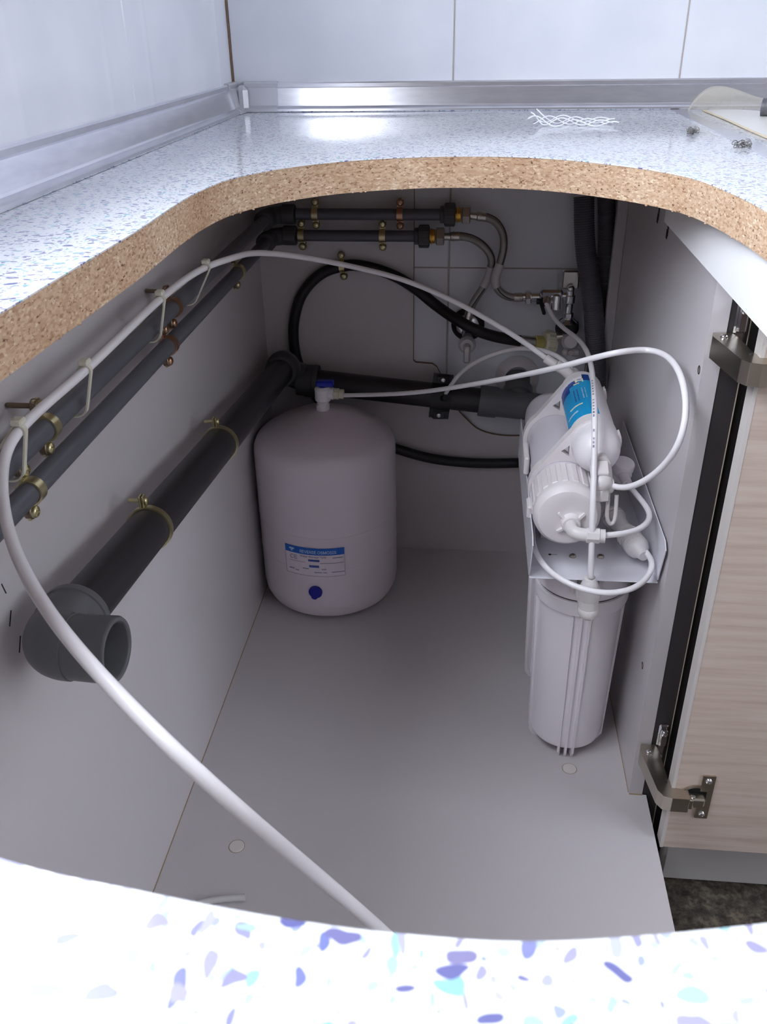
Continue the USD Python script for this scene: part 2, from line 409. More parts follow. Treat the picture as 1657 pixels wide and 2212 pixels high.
def tile_profile(wd, th=0.008):
    """plan of a tile with two soft raised bands near its edges"""
    c = 0.0012
    pts = [(0, 0), (0, th - c), (c, th)]
    for b in (0.058, wd - 0.062):
        if 0.02 < b < wd - 0.02:
            pts += [(b - 0.011, th), (b - 0.004, th + 0.0007), (b + 0.004, th + 0.0007), (b + 0.011, th)]
    pts += [(wd - c, th), (wd, th - c), (wd, 0)]
    return Polygon(pts)
gap = 0.0011
for z0, z1 in ((0.211, 0.661), (0.661, 1.111), (1.111, 1.561), (1.561, 2.011)):
    for x0, x1 in ((-0.3595, -0.036), (-0.036, 0.2825), (0.2825, 0.601), (0.601, 0.9195), (0.9195, 1.238)):
        if z0 < 0.5 and x0 > 0.2: continue
        wd = x1 - x0 - 2 * gap
        # extruded upwards; thickness towards the room (-y)
        t = prism(tile_profile(wd), z1 - z0 - 2 * gap)
        t.apply_transform(np.array([[1, 0, 0, x0 + gap], [0, -1, 0, YT + 0.008], [0, 0, 1, z0 + gap], [0, 0, 0, 1.0]])); t.invert()
        obj('tile', t, 'tile_glaze', wall_back, 25)
for z0, z1 in ((0.661, 1.111), (1.111, 1.561), (1.561, 2.011)):
    for y0, y1 in ((0.992, 1.4095), (0.674, 0.992), (0.356, 0.674), (0.038, 0.356), (-0.28, 0.038)):
        zz1, yy0 = z1, y0
        if z0 < w['z0'] - 0.03 < z1 and y0 < w['y1'] + 0.02:
            zz1 = w['z0'] - 0.022
        elif z1 > w['z0'] and y0 < w['y1'] + 0.02:
            if y1 < w['y1'] + 0.03: continue
            yy0 = w['y1'] + 0.02
        wd = y1 - yy0 - 2 * gap
        t = prism(tile_profile(wd), zz1 - z0 - 2 * gap)
        t.apply_transform(np.array([[0, 1, 0, XT - 0.008], [1, 0, 0, yy0 + gap], [0, 0, 1, z0 + gap], [0, 0, 0, 1.0]])); t.invert()
        obj('tile', t, 'tile_glaze', wall_left, 25)
for i in range(-3, 3):
    for k in range(0, 5):
        x0, y0 = 0.05 + 0.40 * k - 0.2, 0.733 + 0.40 * i
        if y0 > 0.9: continue
        obj('floor_tile', bx(x0 + 0.0015, x0 + 0.3985, y0 + 0.0015, y0 + 0.3985, -0.010, 0.0, 0.0012), 'dark_stone', floor)
# rusty sealant in the tiled corner
obj('corner_joint', bx(-0.3603, -0.3580, 1.4080, 1.4103, 0.9295, 1.55), 'hardboard', wall_back, label='brown stained sealant line in the tiled corner')
# window
fy0, fy1, fz0, fz1 = w['y0'], w['y1'], w['z0'], w['z1']
fr = prism(hole.difference(hole.buffer(-0.04, join_style=2)), 0.05, (-0.424, 0, 0), (1, 0, 0), (0, 1, 0))
win = structure('window_1', fr, 'white_pvc')
obj('mullion', bx(-0.42, -0.378, 0.255, 0.300, fz0 + 0.04, fz1 - 0.04, 0.004), 'white_pvc', win)
for a, b in ((fy0 + 0.04, 0.255), (0.300, fy1 - 0.04)):
    obj('pane', bx(-0.402, -0.398, a, b, fz0 + 0.04, fz1 - 0.04), 'window_glass', win, False)
obj('sill', bx(-0.375, -0.335, fy0, fy1, fz0 - 0.02, fz0, 0.004), 'white_pvc', win)

# ================================================================== WORKTOP
far = [(-0.222, 0.35), (-0.2225, 0.42), (-0.2215, 0.50), (-0.2205, 0.58), (-0.2225, 0.67), (-0.2205, 0.728), (-0.2095, 0.790), (-0.1745, 0.851), (-0.123, 0.896), (-0.058, 0.9215),
       (-0.005, 0.927), (0.042, 0.9205), (0.085, 0.901), (0.117, 0.876), (0.152, 0.840), (0.181, 0.789), (0.196, 0.712), (0.2015, 0.64), (0.2035, 0.50), (0.2035, 0.35)]
near = [(0.198, 0.235), (0.172, 0.16), (0.122, 0.114), (0.082, 0.0975), (0.048, 0.0895), (0.016, 0.0838), (-0.006, 0.0830), (-0.026, 0.0841), (-0.048, 0.0868), (-0.075, 0.0912), (-0.118, 0.104), (-0.168, 0.142), (-0.205, 0.215)]
def closed_spline(p, n=8):
    p = np.array(p); k = len(p); out = []
    for i in range(k):
        a, b, c, d = p[i - 1], p[i], p[(i + 1) % k], p[(i + 2) % k]
        for t in np.linspace(0, 1, n, endpoint=False):
            out.append(0.5 * (2 * b + (c - a) * t + (2 * a - 5 * b + 4 * c - d) * t * t + (3 * b - a - 3 * c + d) * t ** 3))
    return np.array(out)
cut = Polygon(closed_spline(far + near))
slab = sbox(-0.3585, -0.42, 0.272, 1.409)
wt = thing('worktop', 'white chip-patterned worktop with a big rounded sink cutout showing its raw chipboard edge', 'worktop', (-0.04, 0.5, UNDER))
top_poly = slab.difference(cut)
obj('core', prism(top_poly, TOP - 0.0009 - UNDER, (0, 0, UNDER)), 'particleboard', wt, 40, label='raw tan chipboard core')
obj('laminate', prism(slab.difference(cut.buffer(-0.0004)), 0.0009, (0, 0, TOP - 0.0009)), 'chip_laminate', wt, 40, label='glossy white laminate skin with coloured chips')
# ragged crumbs along the lower rim
rim = np.array(cut.exterior.coords); crumbs = []
for k in range(110):
    i = RNG.integers(0, len(rim) - 1); p = rim[i] + (rim[i + 1] - rim[i]) * RNG.random()
    if p[1] < 0.2: continue
    s = RNG.uniform(0.0005, 0.0011)
    c = trimesh.creation.icosphere(0, s); c.apply_scale([1.4, 1.4, 0.8]); c.apply_translation([p[0], p[1], UNDER + RNG.uniform(-0.0006, 0.001)]); crumbs.append(c)
obj('splinter', cat(*crumbs), 'particleboard', wt, False, kind='stuff')
wt2 = thing('worktop', 'white chip-patterned worktop beyond the metal joint strip at the right', 'worktop', (0.9, 1.1, UNDER))
obj('core', bx(0.284, 1.60, 0.80, 1.409, UNDER, TOP - 0.0009), 'particleboard', wt2)
obj('laminate', bx(0.284, 1.60, 0.80, 1.409, TOP - 0.0009, TOP), 'chip_laminate', wt2, label='glossy white laminate skin with coloured chips')
js = thing('joint_strip', 'narrow metal joint strip between the two worktops at the right', 'joint strip', (0.278, 1.1, UNDER))
obj('web', bx(0.2722, 0.2838, 0.80, 1.385, UNDER, TOP), 'aluminium', js)
obj('top_flange', bx(0.270, 0.290, 0.80, 1.385, TOP + 0.00005, TOP + 0.0012, 0.0004), 'aluminium', js)

# aluminium sealing strips and the corner cap
def strip_section():
    return Polygon([(0, 0.0003), (0.0205, 0.0003), (0.0210, 0.0015), (0.0205, 0.0042), (0.0175, 0.0062), (0.0146, 0.0078), (0.0134, 0.0102), (0.0100, 0.0290), (0.0095, 0.0312), (0.0072, 0.0322),
                    (0.0068, 0.0370), (0.0055, 0.0388), (0.0, 0.0392)])
sec = strip_section()
def mk(sec, length, T):
    m = cat(trimesh.creation.extrude_polygon(sec, length, engine='earcut')); m.apply_transform(np.array(T, float))
    if np.linalg.det(np.array(T, float)[:3, :3]) < 0: m.invert()
    return m
st1m = mk(sec, 1.325, [[0, 0, 1, -0.312], [-1, 0, 0, YT], [0, 1, 0, TOP], [0, 0, 0, 1]])
s1 = obj('sealing_strip', st1m, 'aluminium', None, 30)
tag(s1, 'shiny aluminium sealing strip between the worktop and the back wall tiles', 'sealing strip')
s2 = obj('sealing_strip', mk(sec, 1.70, [[1, 0, 0, XT], [0, 0, 1, -0.338], [0, 1, 0, TOP], [0, 0, 0, 1]]), 'aluminium', None, 30)
tag(s2, 'dull aluminium sealing strip between the worktop and the left wall tiles', 'sealing strip')
big = sec.buffer(0.0012, join_style=2).intersection(sbox(0, 0.0003, 0.1, 0.1))
cc = obj('corner_cap', cat(mk(big, 0.050, [[0, 0, 1, -0.342], [-1, 0, 0, YT], [0, 1, 0, TOP], [0, 0, 0, 1]]), mk(big, 0.047, [[1, 0, 0, XT], [0, 0, 1, 1.361], [0, 1, 0, TOP], [0, 0, 0, 1]])), 'cap_grey', s1, 30,
         label='grey plastic inner corner cap')
obj('corner_post', bx(-0.352, -0.334, 1.384, 1.402, TOP + 0.0005, TOP + 0.036, 0.006), 'cap_grey', cc)

# ================================================================== CORNER CABINET
cab = thing('corner_cabinet', 'open white corner cabinet under the sink cutout, holding the pipes and water tank', 'cabinet', (-0.06, 0.6, 0.12))
obj('side_panel', bx(XL - 0.016, XL, -0.35, YB, 0.122, UNDER - 0.0005), 'melamine', cab, False, label='white left side panel behind the pipes')
obj('bottom_panel', prism(sbox(XL, -0.35, XR, YB).union(sbox(XR - 0.01, -0.35, 0.2455, 0.8275)), 0.016, (0, 0, CF - 0.016)), 'melamine', cab, False, label='white bottom panel')
hole_b = closed_spline([(-0.030, 0.452), (-0.018, 0.425), (0.002, 0.402), (0.020, 0.386), (0.045, 0.377), (0.08, 0.374), (0.12, 0.380), (0.155, 0.400), (0.178, 0.43)])[: 8 * 8 + 1]
bh = Polygon([(-0.0905, 0.90), (-0.0915, 0.508), (-0.088, 0.5045), (-0.060, 0.5025), (-0.052, 0.497)] + [tuple(p) for p in hole_b] + [(0.192, 0.48), (0.196, 0.90)])
bp = sbox(XL, CF, XR, UNDER - 0.001)
back = obj('back_panel', mk(bp.difference(bh), 0.0042, [[1, 0, 0, 0], [0, 0, 1, YB + 0.0004], [0, 1, 0, 0], [0, 0, 0, 1]]), 'hardboard', cab, False, label='back panel with a rough cut-out in front of the wall tiles')
obj('white_face', mk(bp.difference(bh.buffer(0.0009)), 0.0004, [[1, 0, 0, 0], [0, 0, 1, YB], [0, 1, 0, 0], [0, 0, 0, 1]]), 'melamine', back, False)
obj('blind_panel', bx(XR, XR + 0.0165, 0.828, YB, CF - 0.016, UNDER - 0.0005), 'melamine', cab, False, label='white blind panel on the right')
obj('front_rail', bx(0.2065, XR - 0.0005, -0.30, 1.010, 0.8110, UNDER - 0.0005, 0.0008), 'rail_white', cab, False, label='bright white rail under the worktop at the right')
obj('corner_batten', bx(0.2085, XR, 1.355, 1.368, CF, UNDER - 0.001, 0.001), 'melamine_edge', cab, label='pale upright batten in the back right corner')
# dirty seams along the bottom panel
obj('seam', bx(XL, XL + 0.0011, 0.25, YB, CF, CF + 0.0006), 'seam', cab, False)
obj('seam', bx(XR - 0.0009, XR, 0.83, YB, CF, CF + 0.0006), 'seam', cab, False)
obj('seam', bx(XR, XR + 0.0165, 0.8265, 0.8285, CF, CF + 0.0006), 'seam', cab, False)
for (x, y) in ((-0.259, 0.705), (0.152, 0.865)):
    o = obj('screw_cover', lathe([(0, 0.0011), (0.0082, 0.0010), (0.0092, 0.0002), (0.0092, 0)], (x, y, CF), n=32), 'cap_cream', cab, 30, label='round cream screw cover on the bottom panel')
    obj('gap_ring', lathe([(0.0092, 0), (0.0096, 0.0003), (0.0099, 0)], (x, y, CF), n=32), 'seam', o)
for (y, z) in ((0.838, 0.706), (0.865, 0.317)):
    o = obj('panel_screw', lathe([(0.0, 0.0007), (0.0022, 0.0006), (0.0034, 0)], (XR, y, z), (-1, 0, 0), 16), 'steel', cab, 30)
    obj('screw_recess', lathe([(0.0032, 0.0003), (0.0042, 0.0004), (0.0046, 0)], (XR, y, z), (-1, 0, 0), 16), 'screw_hole', o)
for (y, z) in ((1.133, 0.792), (1.068, 0.787)):
    obj('drill_hole', cat(bx(XR - 0.0004, XR + 0.001, y - 0.004, y + 0.003, z - 0.002, z + 0.012), bx(XR - 0.0004, XR + 0.001, y - 0.002, y + 0.006, z - 0.006, z + 0.004)), 'screw_hole', cab, False)
for (y, z, dy, dz) in ((0.513, 0.642, -0.0012, 0.005), (0.511, 0.616, 0.0035, 0.005), (0.514, 0.589, 0.0035, 0.0055)):
    obj('pencil_mark', sweep([(XL + 0.0001, y - dy, z - dz), (XL + 0.0001, y + dy, z + dz)], 0.0006, 6), 'pencil', cab, False)

# dark filler post, door and plinth at the right
fp = obj('filler_post', bx(XR + 0.0168, 0.2605, 0.829, 0.96, 0.03, UNDER - 0.001), 'wenge', cab, False, label='dark brown upright filler post')
obj('edge_band', bx(0.2605, 0.2615, 0.8285, 0.95, 0.03, UNDER - 0.001), 'pale_edge', fp, label='thin pale edge line')
obj('side_panel', bx(0.2615, 0.290, 0.834, 0.96, 0.03, UNDER - 0.001), 'black_gap', fp, label='black recessed panel')
YD = 0.757
door = obj('door', bx(0.2532, 0.70, YD, YD + 0.018, 0.1265, 0.78, 0.0006), 'light_wood', cab, False, label='open light wood door seen from its inner face')
obj('edge_band', bx(0.2518, 0.2532, YD, YD + 0.018, 0.1265, 0.78, 0.0004), 'door_edge', door, label='pale edge band')
obj('edge_band', bx(0.2518, 0.2556, YD - 0.0004, YD + 0.0002, 0.1265, 0.78), 'door_edge', door, label='pale edge band')
pl = obj('plinth', bx(0.272, 1.6, 0.806, 0.822, 0.004, 0.135, 0.010), 'plinth_grey', None, 40)
tag(pl, 'grey plinth board with a rounded end under the light wood door', 'plinth')

def hinge(zc, zcup):
    """blind-corner concealed hinge: wing plate on the dark post, boxy cranked arm, cup in the door"""
    h = 0.0105
    outline = Polygon([(0.2275, 0.826), (0.2445, 0.826), (0.2475, 0.815), (0.2500, 0.770), (0.2555, 0.757), (0.270, 0.7545), (0.270, 0.7405), (0.250, 0.7405), (0.2405, 0.7435), (0.2350, 0.752), (0.2290, 0.790), (0.2250, 0.815)])
    outline = outline.buffer(-0.0015).buffer(0.0015)
    t = arm = obj('hinge', prism(outline, 2 * h, (0, 0, zcup - h)), 'nickel', cab, 35, label='nickel hinge with a boxy cranked arm')
    obj('mounting_plate', cat(bx(0.2455, 0.2565, 0.8235, 0.829, zc - 0.022, zc + 0.034, 0.002), bx(0.2465, 0.2555, 0.818, 0.824, zc + 0.004, zc + 0.030, 0.002)), 'chrome', t)
    for dz in (-0.015, 0.026):
        obj('screw', screw_head(0.0042, (0.251, 0.8235 if dz < 0 else 0.818, zc + dz), (0, -1, 0)), 'chrome', t)
    obj('arm_slot', bx(0.2305, 0.2395, 0.8255, 0.8268, zcup - 0.005, zcup + 0.004, 0.0005), 'black_gap', arm)
    obj('adjusting_screw', screw_head(0.0035, (0.2345, 0.812, zcup + h), (0, 0, 1)), 'chrome', arm)
    obj('adjusting_screw', screw_head(0.0018, (0.2465, 0.765, zcup + h), (0, 0, 1)), 'black_gap', arm)
    cx = 0.2795
    rim_ = Point(0, 0).buffer(0.0175, 24).difference(Point(0, 0).buffer(0.0145, 24)).union(sbox(0.004, -0.034, 0.0185, 0.034)).difference(sbox(-0.02, -0.0095, 0.012, 0.0095))
    cup = obj('cup', mk(rim_, 0.0022, [[1, 0, 0, cx], [0, 0, -1, YD], [0, 1, 0, zcup], [0, 0, 0, 1]]), 'nickel', t, 30)
    obj('cup_well', lathe([(0, 0.0004), (0.0145, 0.0004), (0.0145, 0)], (cx, YD, zcup), (0, -1, 0), 28), 'black_gap', t)
    for dz in (-0.0265, 0.0265):
        obj('screw', screw_head(0.0038, (cx + 0.0112, YD - 0.0022, zcup + dz), (0, -1, 0)), 'chrome', t)
    obj('link', cat(bx(0.2685, 0.2885, 0.7445, YD - 0.0005, zcup - 0.0065, zcup + 0.0065, 0.002), bx(0.270, 0.2745, 0.742, 0.752, zcup - 0.0075, zcup + 0.0075, 0.001)), 'nickel', t)
    obj('pivot', cyl(0.0028, (0.2745, 0.748, zcup - 0.0085), (0.2745, 0.748, zcup + 0.0085), 14), 'chrome', t)
hinge(0.745, 0.737)
hinge(0.226, 0.216)
# ================================================================== WATER TANK
TX, TY, TR = -0.2245, 1.2625, 0.1135
tank = thing('water_tank', 'white steel water tank standing in the back left corner of the cabinet', 'water tank', (TX, TY, CF))
prof = [(0, 0.004), (0.070, 0.0035), (0.078, 0.0), (0.083, 0.0035), (0.096, 0.008), (0.106, 0.016), (0.1115, 0.028), (TR, 0.042), (TR, 0.108), (TR + 0.0006, 0.110), (TR, 0.112), (TR, 0.166), (TR + 0.0007, 0.168), (TR, 0.170),
        (TR, 0.272), (0.1125, 0.283), (0.108, 0.2935), (0.100, 0.3015), (0.080, 0.3145), (0.055, 0.3265), (0.030, 0.3345), (0.012, 0.3375), (0.0, 0.338)]
body = obj('tank_body', lathe(prof, (TX, TY, CF), n=96), 'tank_white', tank, 25)
PH = math.radians(-90.0) - 0.06     # the label looks towards the room
def onTank(mesh, dphi, z, lift=0.0):
    m = mesh.copy(); m.apply_translation([0, 0, lift]); return wrap(m, TX, TY, TR + 0.0007, PH + dphi, CF + z)
lab = obj('label', onTank(strip_patch(0.098, 0.052), 0.0, 0.099), 'label_white', tank, False, label='printed label with a blue header band')
obj('header_band', onTank(strip_patch(0.098, 0.0125), 0.0, 0.1385, 0.0003), 'label_blue', lab, False, label='blue band')
def text(s, h, x, y, mat, parent, bold=True, width=None, name='lettering'):
    m = meshkit.text_mesh(s, h, 0.0003, bold)
    if width:
        m.apply_scale([width / m.extents[0], 1, 1])
    m.apply_translation([x - m.bounds[0][0], y - 0.0, 0])
    m = m.subdivide_to_size(0.004) if hasattr(m, 'subdivide_to_size') else m
    return obj(name, onTank(m, 0.0, 0.099, 0.0007 + 0.0002 + (0.0004 if y > 0.035 else 0)), mat, parent, False)
text('REVERSE OSMOSIS', 0.0052, -0.022, 0.0425, 'ink_pale', lab, True, 0.058)
obj('emblem', onTank(cat(bx(-0.041, -0.032, 0.0455, 0.0485, 0, 0.0003), bx(-0.038, -0.035, 0.0425, 0.0455, 0, 0.0003)), 0, 0.099, 0.0008), 'ink_pale', lab, False)
text('CE', 0.0075, -0.040, 0.0285, 'ink_grey', lab, False)
text('Water Storage Tank', 0.0034, -0.022, 0.0345, 'ink_grey', lab, False, 0.042)
for (x0, x1, y0, y1, m_) in ((0.030, 0.046, 0.0335, 0.0352, 'ink_grey'), (-0.009, 0.009, 0.0275, 0.0312, 'ink_blue'), (-0.008, 0.008, 0.0165, 0.0205, 'ink_blue'),
                             (-0.042, -0.014, 0.0245, 0.0250, 'ink_grey'), (0.010, 0.047, 0.0245, 0.0253, 'ink_grey'), (-0.019, -0.009, 0.0125, 0.0142, 'ink_grey'), (0.012, 0.019, 0.0125, 0.0142, 'ink_grey'),
                             (-0.043, -0.034, 0.0085, 0.0105, 'ink_grey'), (-0.032, -0.026, 0.0070, 0.0086, 'ink_grey'), (0.0, 0.012, 0.0066, 0.0082, 'ink_grey'), (0.014, 0.020, 0.0066, 0.0080, 'ink_grey'), (0.028, 0.048, 0.0072, 0.0086, 'ink_grey'),
                             (-0.049, 0.049, 0.0, 0.0005, 'ink_grey'), (-0.049, -0.0486, 0.0, 0.05, 'ink_grey'), (0.0486, 0.049, 0.0, 0.05, 'ink_grey')):
    n = max(1, int((x1 - x0) / 0.006)); xs = np.linspace(x0, x1, n + 1)
    obj('print_line', onTank(cat(*[bx(xs[i], xs[i + 1], y0, y1, 0, 0.0002) for i in range(n)]), 0, 0.099, 0.0006), m_, lab, False)
plug_poly = Point(0, 0).buffer(0.0108, 20).union(affinity.scale(Point(-0.002, -0.0095).buffer(0.0042, 10), 1.2, 1.0))
pm = prism(plug_poly, 0.0032); pm = pm.subdivide()
obj('air_valve_cap', onTank(pm, 0.0, 0.0695, 0.0), 'plug_blue', tank, False, label='dark blue air valve cap')
VZ = CF + 0.338
valve = obj('tank_valve', cat(lathe([(0, 0), (0.0105, 0), (0.0105, 0.011), (0.0085, 0.013), (0.0085, 0.017), (0.0, 0.017)], (TX, TY, VZ - 0.003), n=28),
                              lathe([(0, -0.013), (0.0095, -0.013), (0.0125, -0.009), (0.0125, 0.009), (0.0095, 0.0125), (0, 0.0125)], (TX + 0.001, TY, VZ + 0.025), n=28),
                              cyl(0.0095, (TX + 0.006, TY, VZ + 0.026), (TX + 0.0185, TY, VZ + 0.026), 24, 0.0008)), 'filter_white', tank, 35, label='white plastic ball valve')
obj('valve_handle', cat(bx(TX - 0.008, TX + 0.019, TY - 0.007, TY + 0.007, VZ + 0.0385, VZ + 0.0475, 0.002), cyl(0.006, (TX + 0.001, TY, VZ + 0.036), (TX + 0.001, TY, VZ + 0.0395), 16)), 'handle_blue', valve, label='blue lever')
obj('collet_nut', cat(cyl(0.0088, (TX + 0.0185, TY, VZ + 0.026), (TX + 0.0265, TY, VZ + 0.0258), 10, 0.0006), cyl(0.0075, (TX + 0.0265, TY, VZ + 0.0258), (TX + 0.034, TY, VZ + 0.0255), 20, 0.0005)), 'ivory_plastic', valve, label='cream collet nut')

# ================================================================== REVERSE OSMOSIS FILTER UNIT
PZ = 0.452                             # top of the bracket's plate
fu = thing('water_filter', 'white multi-stage water filter unit on a metal bracket beside the right panel', 'water filter', (0.15, 1.0, CF))
fl = Polygon([(0.845, PZ - 0.0012), (1.166, PZ - 0.0012), (1.166, 0.508), (0.838, 0.508), (0.826, 0.496), (0.838, PZ + 0.004)])
side = Polygon([(0.852, PZ - 0.0012), (1.166, PZ - 0.0012), (1.166, 0.509), (0.842, 0.509), (0.832, 0.502), (0.846, PZ + 0.003)])
brk = cat(bx(0.0775, 0.2205, 0.8445, 1.166, PZ - 0.0012, PZ, 0.0004),
          mk(side, 0.0012, [[0, 0, 1, 0.0768], [1, 0, 0, 0], [0, 1, 0, 0], [0, 0, 0, 1]]), mk(side, 0.0012, [[0, 0, 1, 0.2195], [1, 0, 0, 0], [0, 1, 0, 0], [0, 0, 0, 1]]))
bracket = obj('bracket', brk, 'bracket_white', fu, 30, label='bent white sheet metal bracket')
for (x, y) in ((0.1305, 0.893), (0.163, 0.894), (0.163, 0.930)):
    obj('screw', screw_head(0.0044, (x, y, PZ), (0, 0, 1)), 'nickel', bracket)
obj('slot', cat(cyl(0.0018, (0.104, 0.8955, PZ - 0.0001), (0.104, 0.8955, PZ + 0.0002), 12), bx(0.105, 0.1125, 0.8953, 0.8957, PZ - 0.0001, PZ + 0.0002)), 'screw_hole', bracket, False)
def housing(cx, cy):
    hs = obj('filter_housing', lathe([(0, 0.0105), (0.030, 0.0105), (0.040, 0.0115), (0.0462, 0.016), (0.0485, 0.024), (0.0525, 0.236), (0.0535, 0.2365), (0.0575, 0.240), (0.0585, 0.244), (0.0588, 0.2575), (0.0578, 0.2595), (0.0, 0.2595)],
                                      (cx, cy, CF), n=64), 'filter_white', fu, 30, label='white cartridge housing')
    for a0 in (-90, 0, 90, 180):
        for da in ((-11, 0, 11) if a0 == -90 else (-7, 7)):
            a = math.radians(a0 + da - (4 if a0 == -90 else 0)); c, s = math.cos(a), math.sin(a)
            rib_poly = Polygon([(0.036, 0.0), (0.0445, 0.0), (0.0500, 0.010), (0.0560, 0.236), (0.050, 0.236), (0.043, 0.014), (0.036, 0.013)])
            M = np.array([[c, 0, -s, cx - 0 * s], [s, 0, c, cy], [0, 1, 0, CF], [0, 0, 0, 1.0]])
            r = cat(trimesh.creation.extrude_polygon(rib_poly, 0.0032, engine='earcut')); r.apply_translation([0, 0, -0.0016]); r.apply_transform(M)
            if np.linalg.det(M) < 0: r.invert()
            obj('rib', r, 'filter_white', hs, False)
    obj('housing_head', lathe([(0, 0.2605), (0.0545, 0.2605), (0.0562, 0.262), (0.0562, 0.292), (0.0545, 0.300), (0.050, 0.304), (0.030, 0.3055), (0.030, 0.3125), (0, 0.3125)], (cx, cy, CF), n=64), 'filter_white', hs, 30)
    obj('seal_gap', lathe([(0.0, 0.2593), (0.0548, 0.2593), (0.0548, 0.2607), (0, 0.2607)], (cx, cy, CF), n=48), 'screw_hole', hs)
    return hs
h1 = housing(0.1505, 0.9325)
housing(0.1505, 1.0565)
# inlet elbow in front of the first head
PEY = 0.8290
inlet = obj('inlet_elbow', cat(bx(0.1285, 0.1625, 0.866, 0.884, 0.4155, 0.4405, 0.003), cyl(0.0125, (0.1452, 0.872, 0.428), (0.1452, 0.842, 0.428), 24, 0.001),
                               lathe([(0, 0), (0.011, 0), (0.0125, 0.003), (0.0125, 0.012), (0.0105, 0.017), (0.0085, 0.0225), (0.0065, 0.028), (0.0042, 0.0285), (0, 0.0285)], (0.1440, PEY, 0.4370), (-0.05, 0, 1), 24), cyl(0.0112, (0.1448, PEY, 0.420), (0.1440, PEY, 0.438), 24),
                               trimesh.creation.icosphere(3, 0.0122).apply_translation([0.1448, PEY, 0.4215])), 'natural_plastic', fu, 40, label='translucent push-fit inlet elbow')
obj('port_lug', cat(bx(0.1265, 0.134, 0.858, 0.868, 0.428, 0.441, 0.002), bx(0.157, 0.1645, 0.858, 0.868, 0.428, 0.441, 0.002)), 'filter_white', inlet)
# membrane housing lying on the bracket
MX, MZ = 0.1155, 0.5225
mem = obj('membrane_housing', lathe([(0, 0), (0.018, 0.0015), (0.028, 0.007), (0.0335, 0.016), (0.0345, 0.026), (0.0345, 0.245), (0, 0.245)], (MX, 1.165, MZ), (0, -1, 0), 56), 'membrane_shell', fu, 30, label='white membrane housing')
cap_prof = [(0, 0.0015), (0.012, 0.001), (0.026, 0.0), (0.0325, 0.0015), (0.0365, 0.006), (0.0378, 0.012), (0.0372, 0.0185), (0.0372, 0.062), (0.0345, 0.0635), (0, 0.0635)]
mc = obj('end_cap', lathe(cap_prof, (MX, 0.8595, MZ), (0, 1, 0), 56), 'filter_warm', mem, 30, label='ribbed round end cap')
for k in range(20):
    a = 2 * math.pi * k / 20 + 0.1
    M = np.array([[math.cos(a), 0, -math.sin(a), MX], [0, 1, 0, 0.878], [math.sin(a), 0, math.cos(a), MZ], [0, 0, 0, 1.0]])
    r = bx(0.036, 0.0385, 0, 0.043, -0.0036, 0.0036, 0.0008); r.apply_transform(M)
    if np.linalg.det(M) < 0: r.invert()
    obj('grip_rib', r, 'filter_warm', mem, 30)
CXp, CZp = MX + 0.004, MZ - 0.005
boss = cat(lathe([(0, 0), (0.0115, 0), (0.0105, 0.007), (0.0095, 0.0085), (0, 0.0085)], (CXp, 0.8605, CZp), (0, -1, 0), 28))
for a in (40, 140, 220):
    a = math.radians(a); d = np.array([math.cos(a), 0, math.sin(a)])
    q = Polygon([(0.008, 0.0), (0.0185, 0.0), (0.0185, 0.003), (0.010, 0.006), (0.008, 0.006)])
    r = cat(trimesh.creation.extrude_polygon(q, 0.0026, engine='earcut')); r.apply_translation([0, 0, -0.0013])
    M = np.eye(4); M[:3, 0] = d; M[:3, 1] = (0, -1, 0); M[:3, 2] = np.cross(d, (0, -1, 0)); M[:3, 3] = (CXp, 0.8605, CZp)
    r.apply_transform(M); boss = cat(boss, r)
obj('boss', boss, 'filter_warm', mem, 35)
elp = smooth_path(spline([(CXp, 0.853, CZp), (CXp, 0.842, CZp), (CXp + 0.004, 0.836, CZp), (CXp + 0.013, 0.8335, CZp), (CXp + 0.020, 0.8332, CZp)], 6), 3)
obj('outlet_elbow', cat(sweep(elp, 0.0072, 20), cyl(0.0088, (CXp + 0.014, 0.8333, CZp), (CXp + 0.0285, 0.8325, CZp), 8, 0.0008), cyl(0.0075, (CXp + 0.0285, 0.8325, CZp), (CXp + 0.034, 0.8322, CZp), 20)), 'natural_plastic', mem, 40)
obj('rear_fitting', cat(cyl(0.008, (MX + 0.004, 1.162, MZ + 0.008), (MX + 0.004, 1.178, MZ + 0.008), 18), ), 'natural_plastic', mem)
# post filter above it
FX, FZ, FR = 0.1475, 0.581, 0.0265
pf = obj('inline_filter', lathe([(0, 0.0), (0.010, 0.0005), (0.019, 0.004), (0.0245, 0.010), (FR, 0.018), (FR, 0.190), (0.0258, 0.200), (0.0225, 0.209), (0.016, 0.2155), (0.0105, 0.218), (0, 0.218)], (FX, 1.112, FZ), (0, -1, 0), 56), 'filter_white', fu, 30,
         label='smaller white inline filter with a blue label')
obj('end_cap', lathe([(0.0262, 0), (0.0272, 0.001), (0.0272, 0.028), (0.0255, 0.034), (0.0235, 0.0385)], (FX, 0.952, FZ), (0, -1, 0), 56), 'filter_white', pf, 30)
neck = [(0, -0.004), (0.0085, -0.004), (0.0085, 0.010), (0.0105, 0.011), (0.0105, 0.022), (0, 0.022)]
obj('front_neck', cat(lathe(neck, (FX, 0.897, FZ), (0, -1, 0), 24), hexnut(0.0118, (FX, 0.878, FZ - 0.001), (FX + 0.0005, 0.862, FZ - 0.010))), 'natural_plastic', pf, 35)
el = cat(trimesh.creation.icosphere(3, 0.0118).apply_translation([FX + 0.001, 0.8635, FZ - 0.014]), cyl(0.0105, (FX + 0.001, 0.866, FZ - 0.010), (FX + 0.001, 0.860, FZ - 0.034), 8, 0.001),
         cyl(0.0092, (FX + 0.001, 0.8635, FZ - 0.018), (FX + 0.0125, 0.8665, FZ - 0.0185), 20, 0.001))
obj('outlet_tee', el, 'natural_plastic', pf, 40)
